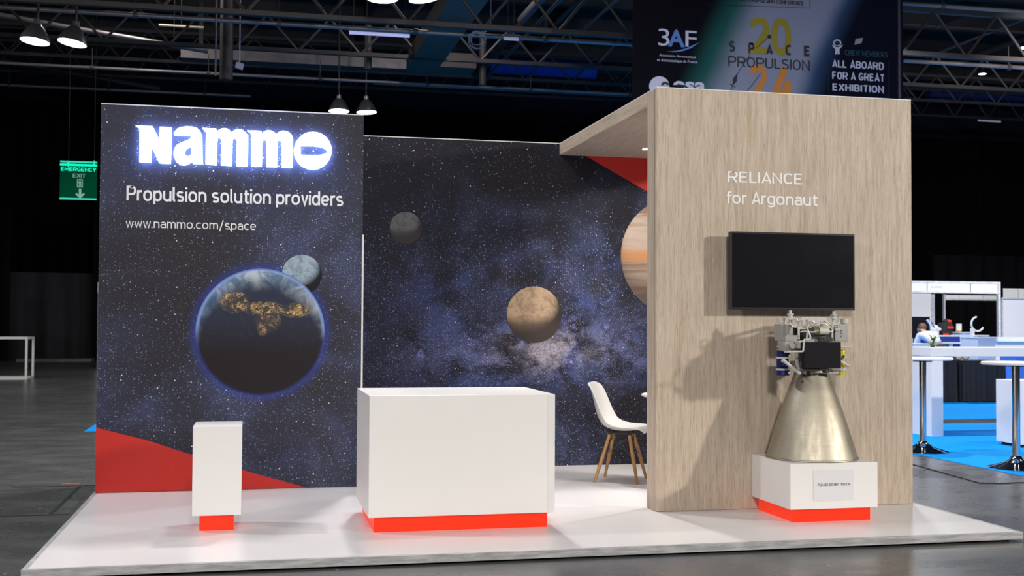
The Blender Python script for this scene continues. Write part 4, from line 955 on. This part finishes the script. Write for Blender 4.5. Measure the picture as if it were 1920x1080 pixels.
# ------------------------------------------------------------------ right background
BARW = plain('white laminate', (.86, .845, .84), .4, var=.015)
t = thing('bar_counter', (9.4, 6.35, FZ), 'long white bar counter with slab ends on blue carpet, at mid right', 'counter')
zt, zb = 1.045, .935
MB().box(9.37, 13.4, 6.35, 7.0, zb, zt, bevel=.004).build('worktop', BARW, t)
MB().box(9.385, 9.545, 6.37, 6.98, FZ+.006, zb).build('end_panel', BARW, t); MB().box(13.2, 13.36, 6.37, 6.98, FZ+.006, zb).build('end_panel', BARW, t)
t = thing('display_block', (9.95, 5.2, FZ), 'low white display block on blue carpet behind the right bar table', 'block')
MB().box(9.64, 10.4, 5.0, 5.45, FZ+.04, .70, bevel=.004).build('body', BARW, t); MB().box(9.68, 10.36, 5.04, 5.41, FZ+.006, FZ+.04).build('base', DARK, t)
def bar_table(x, y, zt, label):
    t = thing('bar_table', (x, y, FZ), label, 'table', 'chrome bar tables', world=False)
    h = zt-FZ; b = .006
    MB().lathe([(0, b), (.262, b), (.266, b+.006), (.25, b+.014), (.12, b+.05), (.06, b+.09), (.045, b+.12), (0, b+.12)], seg=56).build('base', CHROME, t, smooth=True)
    MB().cyl((0, 0, b+.1), (0, 0, h-.035), .037, seg=28).build('column', CHROME, t, smooth=True)
    MB().cyl((0, 0, h-.045), (0, 0, h-.03), .10, seg=28).build('mount_plate', BLACKPL, t)
    MB().lathe([(0, h-.03), (.305, h-.03), (.315, h-.022), (.315, h-.006), (.308, h), (0, h)], seg=64).build('tabletop', BARW, t, smooth=True)
    return t
bt = bar_table(8.315, 4.84, .972, 'chrome bar table standing right beside the oak wall edge')
dup(bt, (8.395, 3.36, FZ), 'chrome bar table cut by the right edge of the view')
# skirted tables
SK = plain('black table cloth', (.013, .013, .019), .8)
def skirted(x0, x1, y0, y1, h, label):
    t = thing('skirted_table', ((x0+x1)/2, y0, FZ), label, 'table', 'black skirted tables')
    mb = MB(); N = 60; per = []
    L = [(x0, y0), (x1, y0), (x1, y1), (x0, y1)]
    for i in range(4):
        (ax_, ay), (bx_, by) = L[i], L[(i+1) % 4]
        for k in range(N//2): s_ = k/(N//2); per.append((ax_+(bx_-ax_)*s_, ay+(by-ay)*s_))
    lo = []; hi = []
    for k, (x_, y_) in enumerate(per):
        d_ = .012*math.sin(k*1.7)+.008*math.sin(k*.9); cx_, cy_ = (x0+x1)/2, (y0+y1)/2
        lo.append(mb.b.verts.new((x_+d_*(1 if x_ > cx_ else -1), y_+d_*(1 if y_ > cy_ else -1), FZ+.02+.008*math.sin(k)))); hi.append(mb.b.verts.new((x_, y_, h-.003)))
    for k in range(len(per)):
        j = (k+1) % len(per); mb.b.faces.new((lo[k], lo[j], hi[j], hi[k]))
    mb.build('skirt', SK, t, smooth=True)
    MB().box(x0, x1, y0, y1, h-.025, h, bevel=.004).build('tabletop', SK, t)
    for x_ in (x0+.08, x1-.08):
        for y_ in (y0+.08, y1-.08): MB().cyl((x_, y_, FZ+.006), (x_, y_, h-.03), .015, seg=8).build('leg', STEEL, t)
skirted(12.55, 13.50, 12.1, 12.8, .70, 'black skirted table just right of the white bar end panel')
skirted(13.57, 14.42, 12.0, 12.7, .69, 'black skirted table nearer the booth upright, right of its twin')
CZ = FZ+.0065
# fascia stand
PW = plain('white stand panel', (.80, .80, .79), .5, var=.01); FAS = plain('white fascia board', (.70, .70, .73), .45, var=.01)
t = thing('exhibition_stand', (22, 25.5, CZ), 'white shell stand with fascia board and grey uprights, right of the oak wall', 'stand')
fy = 25.5
def fx(x): return at(x, 600, Y=fy).x
def fz(y, x=1790, Y=fy): return at(x, y, Y=Y).z
for a_, b_ in ((1640, 1738), (1739.5, 1819), (1821, 1871)): MB().box(fx(a_), fx(b_), fy, fy+.04, fz(547), fz(531)).build('fascia_board', FAS, t)
MB().box(fx(1640), fx(1875), fy-.02, fy+.05, fz(531), fz(527.5)).box(fx(1640), fx(1875), fy-.02, fy+.05, fz(550), fz(547)).build('fascia_rail', ALU2, t)
MB().box(fx(1870.5), fx(1875), fy-.04, fy+.05, CZ, fz(528)).build('upright', ALU2, t)
ry = 31.0
MB().box(at(1640, 600, Y=ry).x, at(1746, 600, Y=ry).x, ry, ry+.04, CZ, fz(551, Y=ry)).build('back_panel', PW, t)
MB().box(at(1745, 600, Y=ry).x, at(1752, 600, Y=ry).x, ry-.03, ry+.06, CZ, fz(552, Y=ry)).build('upright', ALU2, t)
MB().box(at(1769, 600, Y=ry).x, at(1772, 600, Y=ry).x, ry-.03, ry+.06, CZ, fz(552, Y=ry)).build('upright', ALU2, t)
for a_, b_ in ((1772, 1798), (1799, 1843), (1844, 1871)): MB().box(at(a_, 600, Y=ry).x, at(b_, 600, Y=ry).x, ry, ry+.04, fz(560, Y=ry), fz(553, Y=ry)).build('fascia_board', PW, t)
MB().box(at(1770, 600, Y=ry).x, at(1872, 600, Y=ry).x, ry-.02, ry+.06, fz(563, Y=ry), fz(560, Y=ry)).build('fascia_rail', ALU2, t)
text('fascia_lettering', 'AL TOPHQ', fx(1746), fx(1766), fz(541), fz(537), fy-.002, plain('grey print', (.42, .42, .45), .6, var=0), t, thick=.004)
mb = drape(at(1752, 600, Y=36).x, 36, at(1905, 600, Y=36).x+2, 36.2, CZ+.03, 4.2, amp=.10, wl=.8, seed=21); o = mb.build('curtain', CURT, smooth=True); tag(o, 'black curtain seen through the opening of the white shell stand', 'curtain')
t = thing('exhibition_stand', (30, 29, CZ), 'cream stand with blank white back wall at the right edge', 'stand')
sy = 29.0
CRM = plain('cream fascia board', (.66, .64, .58), .5)
MB().box(at(1876, 600, Y=sy).x, at(1990, 600, Y=sy).x, sy, sy+.04, fz(672, 1890, sy), fz(561, 1890, sy)).build('back_panel', plain('white fabric wall', (.84, .83, .87), .5, var=.01), t)
for a_, b_ in ((1876, 1907), (1908, 1990)): MB().box(at(a_, 600, Y=sy).x, at(b_, 600, Y=sy).x, sy-.06, sy-.01, fz(558, 1890, sy), fz(541, 1890, sy)).build('fascia_board', CRM, t)
MB().box(at(1876, 600, Y=sy).x, at(1990, 600, Y=sy).x, sy-.07, sy+.02, fz(561, 1890, sy), fz(558, 1890, sy)).build('fascia_rail', ALU2, t)
MB().box(at(1876, 600, Y=sy).x, at(1879, 600, Y=sy).x, sy-.06, sy, CZ, fz(541, 1890, sy)).build('upright', ALU2, t)
# counters between bar and stand
def block(px0, px1, py0, py1, Y, depth, name, mat, label, cat, floor=True):
    a = at(px0, (py0+py1)/2, Y=Y).x; b = at(px1, (py0+py1)/2, Y=Y).x; z1_ = at((px0+px1)/2, py0, Y=Y).z; z0_ = CZ if floor else at((px0+px1)/2, py1, Y=Y).z
    t = thing(name, ((a+b)/2, Y, z0_), label, cat); MB().box(a, b, Y, Y+depth, z0_, z1_, bevel=.005).build('body', mat, t); return t, a, b, z0_, z1_
BLU = plain('royal blue front', (.018, .05, .34), .5); PALEB = plain('pale blue-white laminate', (.66, .72, .82), .4, var=.01)
t, a, b, z0_, z1_ = block(1752, 1800, 631, 652, 18, .6, 'info_counter', BLU, 'counter with royal blue front and white ledge behind the bar', 'counter')
zl = at(1776, 643, Y=17.9).z; MB().box(a, b, 17.80, 18.0, zl-.02, zl+.02).build('ledge', BARW, t); MB().box(a-.02, b+.02, 17.95, 18.6, z1_, z1_+.03).build('worktop', BARW, t)
MB().cyl((a+.35, 17.88, FZ+.006), (a+.35, 17.88, zl-.02), .05, seg=14).build('ledge_post', BARW, t)
CT1 = z1_+.03
t, a, b, z0_, z1_ = block(1800, 1821, 624, 652, 18.2, .6, 'display_cabinet', PALEB, 'tall pale blue-white cabinet right of the royal blue counter', 'cabinet'); MB().box(a-.02, b+.02, 18.18, 18.82, z1_, z1_+.02).build('top', BARW, t); CT2 = z1_+.02
t, a, b, z0_, z1_ = block(1833, 1867, 634, 678, 16, .6, 'display_cabinet', PALEB, 'wide pale grey-blue cabinet behind the bar before the booth upright', 'cabinet'); MB().box(a-.01, b+.01, 15.99, 16.62, z1_, z1_+.02).build('top', PALEB, t)
t, a, b, z0_, z1_ = block(1866, 1960, 640, 652, 19, .6, 'reception_desk', plain('cream desk front', (.72, .70, .64), .5), 'cream desk with pale lilac top before the blank white wall', 'desk'); MB().box(a, b, 18.9, 19.7, z1_-.005, z1_+.10).build('worktop', plain('pale lilac top', (.70, .72, .88), .4), t)
t, a, b, z0_, z1_ = block(1904, 1990, 664, 702, 14, .5, 'info_counter', plain('mid blue front', (.09, .25, .80), .5), 'mid blue low counter behind the right bar table', 'counter'); MB().box(a-.02, b+.02, 13.98, 14.52, z1_, z1_+.03).build('worktop', BARW, t)
t, a, b, z0_, z1_ = block(1712, 1756, 646, 660, 15, .5, 'display_cabinet', BARW, 'plain white cabinet directly behind the left end of the bar', 'cabinet'); MB().box(a-.01, b+.01, 14.99, 15.52, z1_, z1_+.02).build('top', BARW, t)
# cream cushions / bags on skirted tables
CRMM = plain('cream soft bag', (.74, .70, .60), .8)
for px, w_, lab in ((1800, .11, 'left cream bag on the black skirted table'), (1813.5, .11, 'right cream bag on the black skirted table')):
    q = at(px, 670, Y=12.25)
    z_ = .70 if q.x < 13.53 else .69
    o = MB().sph((q.x, 12.3, z_+.075), .078, sx=w_/.1*.88, sy=.8, sz=.95, seg=20).build('soft_bag', CRMM, smooth=True); tag(o, lab, 'bag')
o = MB().box(at(1765, 670, Y=12.3).x, at(1790, 670, Y=12.3).x, 12.25, 12.5, .70, .755, bevel=.01).build('folded_cloth', plain('charcoal cloth', (.05, .05, .055), .9)); tag(o, 'folded charcoal cloth on the left black skirted table', 'cloth')
# monitor
a = at(1690, 612, Y=20.5).x; b = at(1743.5, 612, Y=20.5).x; z1_ = at(1730, 594, Y=20.5).z; z0_ = at(1730, 634, Y=20.5).z
t = thing('monitor_stand', ((a+b)/2, 20.55, FZ), 'black monitor on a floor stand in front of the white stand wall', 'monitor')
MB().box(a, b, 20.5, 20.56, z0_, z1_, bevel=.005).build('screen', SCREEN, t); MB().cyl(((a+b)/2, 20.58, FZ+.02), ((a+b)/2, 20.58, z0_+.2), .03, seg=14).build('pole', STEEL2, t); MB().box((a+b)/2-.3, (a+b)/2+.3, 20.4, 20.8, FZ+.006, FZ+.03).build('foot', STEEL2, t)
# white camera-like exhibit
WG = plain('glossy white exhibit', (.78, .78, .84), .3); VI = plain('violet accent', (.18, .16, .55), .4)
q = at(1752, 620, Y=18.2)
t = thing('white_machine', (q.x, 18.25, CT1), 'white exhibit with violet arm on the royal blue counter', 'exhibit')
MB().box(q.x-.13, q.x+.10, 18.15, 18.45, CT1, CT1+.10, bevel=.02).sph((q.x+.06, 18.3, CT1+.16), .11, sz=.8, seg=20).box(q.x+.06, q.x+.20, 18.2, 18.4, CT1+.10, CT1+.18, bevel=.03).build('housing', WG, t, smooth=True)
MB().tube([(q.x-.02, 18.28, CT1+.12), (q.x-.06, 18.28, CT1+.26), (q.x-.14, 18.28, CT1+.36)], .028, 10).build('arm', WG, t, smooth=True)
MB().tube([(q.x+.02, 18.22, CT1+.16), (q.x-.03, 18.22, CT1+.26), (q.x-.07, 18.22, CT1+.32)], .016, 8).build('stripe', VI, t, smooth=True)
# backpack
q = at(1776.5, 620, Y=18.2); BPK = plain('black nylon', (.018, .018, .021), .8); RDN = plain('red nylon', (.75, .035, .02), .6)
t = thing('backpack', (q.x, 18.3, CT1), 'black backpack with red flaps on the royal blue counter', 'backpack')
MB().box(q.x-.13, q.x+.16, 18.2, 18.45, CT1, CT1+.30, bevel=.05).sph((q.x+.06, 18.32, CT1+.32), .10, sz=.7, seg=16).build('body', BPK, t, smooth=True)
MB().box(q.x+.0, q.x+.16, 18.17, 18.22, CT1+.15, CT1+.21, bevel=.015).box(q.x+.03, q.x+.12, 18.20, 18.26, CT1+.30, CT1+.36, bevel=.015).build('flap', RDN, t)['label'] = 'red flaps'
o = MB().box(q.x-.17, q.x-.05, 18.06, 18.13, CT1, CT1+.04, bevel=.012).build('pouch', RDN); tag(o, 'small red pouch lying before the backpack', 'pouch')
# card in holder
q = at(1798, 616, Y=18.4)
t = thing('card_holder', (q.x, 18.4, CT2), 'white card in a small holder on the cabinet, right of the backpack', 'card')
MB().box(q.x-.07, q.x+.075, 18.4, 18.41, CT2+.03, at(1798, 607, Y=18.4).z).build('card', FAS, t); MB().box(q.x-.05, q.x+.05, 18.37, 18.47, CT2, CT2+.035, bevel=.005).build('foot', plain('amber holder', (.5, .30, .08), .4), t)
# crescent sculpture on stand
q = at(1829, 608, Y=17.6); 
t = thing('crescent_sculpture', (at(1822, 640, Y=17.6).x, 17.6, FZ), 'white crescent ring on a slim post against the black curtain', 'sculpture')
cx_, cz_ = at(1833, 608, Y=17.6).x, at(1833, 607.5, Y=17.6).z; rr = .165
pts = [(cx_+rr*math.cos(R(g)), 17.6, cz_+rr*math.sin(R(g))) for g in range(100, 331, 10)]
mb = MB().tube(pts, .022, 12); mb.build('crescent', WG, t, smooth=True)
px_ = at(1823.5, 640, Y=17.6).x; MB().box(px_-.035, px_+.035, 17.57, 17.64, FZ+.006, cz_-.10).build('post', BARW, t)
zl = at(1835, 629, Y=17.6).z; MB().box(px_, at(1848, 629, Y=17.6).x, 17.45, 17.75, zl-.02, zl+.01).build('shelf', BARW, t)
xl = at(1831, 640, Y=17.6).x; MB().box(xl-.02, xl+.02, 17.58, 17.62, FZ+.006, zl-.02).build('leg', PALEB, t); MB().box(px_-.2, px_+.3, 17.45, 17.75, FZ+.006, FZ+.03).build('foot', BARW, t)
# potted plant on the bar
q = at(1749, 652, Y=6.6); q.z = 1.045
t = thing('potted_plant', (q.x, 6.6, q.z), 'small green plant in a dark pot on the white bar counter', 'plant')
LEAF = NT('green leaf'); LEAF.base(LEAF.mix(LEAF.noise(scale=18), (.025, .085, .012), (.14, .28, .04))); LEAF.set(rough=.4); LEAF = LEAF.m
MB().lathe([(0, 0), (.028, 0), (.034, .03), (.036, .036), (0, .03)], (q.x, 6.6, q.z), 20).build('pot', plain('dark green pot', (.02, .06, .02), .4), t, smooth=True)
rnd = random.Random(4); mb = MB()
for i in range(22):
    an = rnd.uniform(0, 2*PI); el = rnd.uniform(.15, 1.35); L = rnd.uniform(.06, .12); h0 = rnd.uniform(.025, .11)
    d = Vector((math.cos(an)*math.cos(el), math.sin(an)*math.cos(el), math.sin(el))); sd = d.cross(Vector((0, 0, 1))).normalized()*.018; b0 = Vector((q.x, 6.6, q.z+h0))
    v = [mb.b.verts.new(c_) for c_ in (b0, b0+d*L*.5+sd, b0+d*L-Vector((0, 0, .012)), b0+d*L*.5-sd, b0+d*L*.5-Vector((0, 0, .006)))]
    mb.b.faces.new((v[0], v[1], v[4])); mb.b.faces.new((v[1], v[2], v[4])); mb.b.faces.new((v[2], v[3], v[4])); mb.b.faces.new((v[3], v[0], v[4]))
mb.build('leaves', LEAF, t)
MB().cyl((q.x, 6.6, q.z+.03), (q.x+.005, 6.6, q.z+.15), .004, seg=8).build('stem', LEAF, t)

# person bending over a table behind the bar, back towards us
SKIN = plain('skin', (.55, .33, .23), .5); SHIRT = plain('white shirt', (.80, .81, .86), .7, var=.02); HAIR = plain('brown hair', (.16, .085, .045), .6); TROU = plain('dark trousers', (.03, .03, .04), .8)
def skinned(name, joints, edges, mat, parent, lv=2):
    me = bpy.data.meshes.new(name); me.from_pydata([j[0] for j in joints], edges, []); o = bpy.data.objects.new(name, me); col.objects.link(o)
    md = o.modifiers.new('skin', 'SKIN'); sv = me.skin_vertices[0].data
    for i, j in enumerate(joints):
        rr_ = j[1] if hasattr(j[1], '__len__') else (j[1], j[1]); sv[i].radius = rr_
    sv[0].use_root = True
    md2 = o.modifiers.new('sub', 'SUBSURF'); md2.levels = lv; md2.render_levels = lv
    m2_ = mesh_from_obj(o); bpy.data.objects.remove(o)
    for p_ in m2_.polygons: p_.use_smooth = True
    m2_.materials.clear(); m2_.materials.append(mat); o = bpy.data.objects.new(name, m2_); col.objects.link(o); o.parent = parent; return o
def mesh_from_obj(o):
    dg = bpy.context.evaluated_depsgraph_get(); dg.update(); return bpy.data.meshes.new_from_object(o.evaluated_get(dg))
q = at(1729, 620, Y=17.55)
pr = thing('person', (q.x, 17.0, FZ+.006), 'person in a white shirt bending forward behind the bar, seen from behind', 'person', world=False)
# body: hips, spine bent forward (away from the viewer, +y), neck, head, two arms, two legs
J = [((0, 0, .90), (.15, .11)), ((0, .06, 1.02), (.15, .12)), ((0, .20, 1.12), (.17, .13)), ((0, .36, 1.165), (.17, .12)), ((0, .47, 1.175), (.07, .06)), ((.02, .53, 1.235), (.055, .055)), ((.02, .57, 1.30), (.085, .09)), ((.02, .67, 1.275), (.075, .085)), ((.02, .73, 1.225), (.05, .05)),
     ((-.19, .38, 1.13), (.06, .06)), ((-.24, .46, .90), (.045, .045)), ((-.17, .66, .82), (.035, .035)), ((-.15, .74, .81), (.03, .018)), ((.19, .38, 1.13), (.06, .06)), ((.24, .46, .90), (.045, .045)), ((.17, .66, .82), (.035, .035)), ((.15, .74, .81), (.03, .018)),
     ((-.10, 0, .86), (.09, .09)), ((-.11, .03, .48), (.06, .06)), ((-.11, -.03, .09), (.042, .042)), ((-.12, .12, .035), (.04, .03)), ((.10, 0, .86), (.09, .09)), ((.11, .03, .48), (.06, .06)), ((.11, -.03, .09), (.042, .042)), ((.12, .12, .035), (.04, .03))]
Eg = [(0, 1), (1, 2), (2, 3), (3, 4), (4, 5), (5, 6), (6, 7), (7, 8), (3, 9), (9, 10), (10, 11), (11, 12), (3, 13), (13, 14), (14, 15), (15, 16), (0, 17), (17, 18), (18, 19), (19, 20), (0, 21), (21, 22), (22, 23), (23, 24)]
skinned('body', J, Eg, SKIN, pr)
def infl(idx, k): return [(J[i][0], tuple(r_*k+.012 for r_ in J[i][1])) for i in idx]
skinned('shirt', infl([0, 1, 2, 3, 4, 9, 10, 11, 13, 14, 15], 1.04), [(0, 1), (1, 2), (2, 3), (3, 4), (3, 5), (5, 6), (6, 7), (3, 8), (8, 9), (9, 10)], SHIRT, pr)
skinned('trousers', infl([0, 17, 18, 19, 21, 22, 23], 1.05), [(0, 1), (1, 2), (2, 3), (0, 4), (4, 5), (5, 6)], TROU, pr)
MB().sph((.03, .585, 1.335), .106, sx=.86, sy=1.0, sz=.9, seg=20).build('hair', HAIR, pr, smooth=True)
mb = MB()
for s_ in (-1, 1):
    for k in range(5):
        if k < 4: mb.tube([(s_*.15+(k-1.5)*.016, .75, .812), (s_*.15+(k-1.5)*.018, .785, .812), (s_*.15+(k-1.5)*.019, .815, .798)], .0075, 8)
        else: mb.tube([(s_*.135, .735, .81), (s_*.112, .76, .808), (s_*.104, .785, .80)], .008, 8)
mb.build('fingers', SKIN, pr, smooth=True)
for s_ in (-1, 1): MB().sph((s_*.12, .06, .04), .055, sx=.85, sy=2.3, sz=.72, seg=16).build('shoe', BLACKPL, pr, smooth=True)
for o in list(bpy.data.objects):
    if 'world_coords' in o: del o['world_coords']
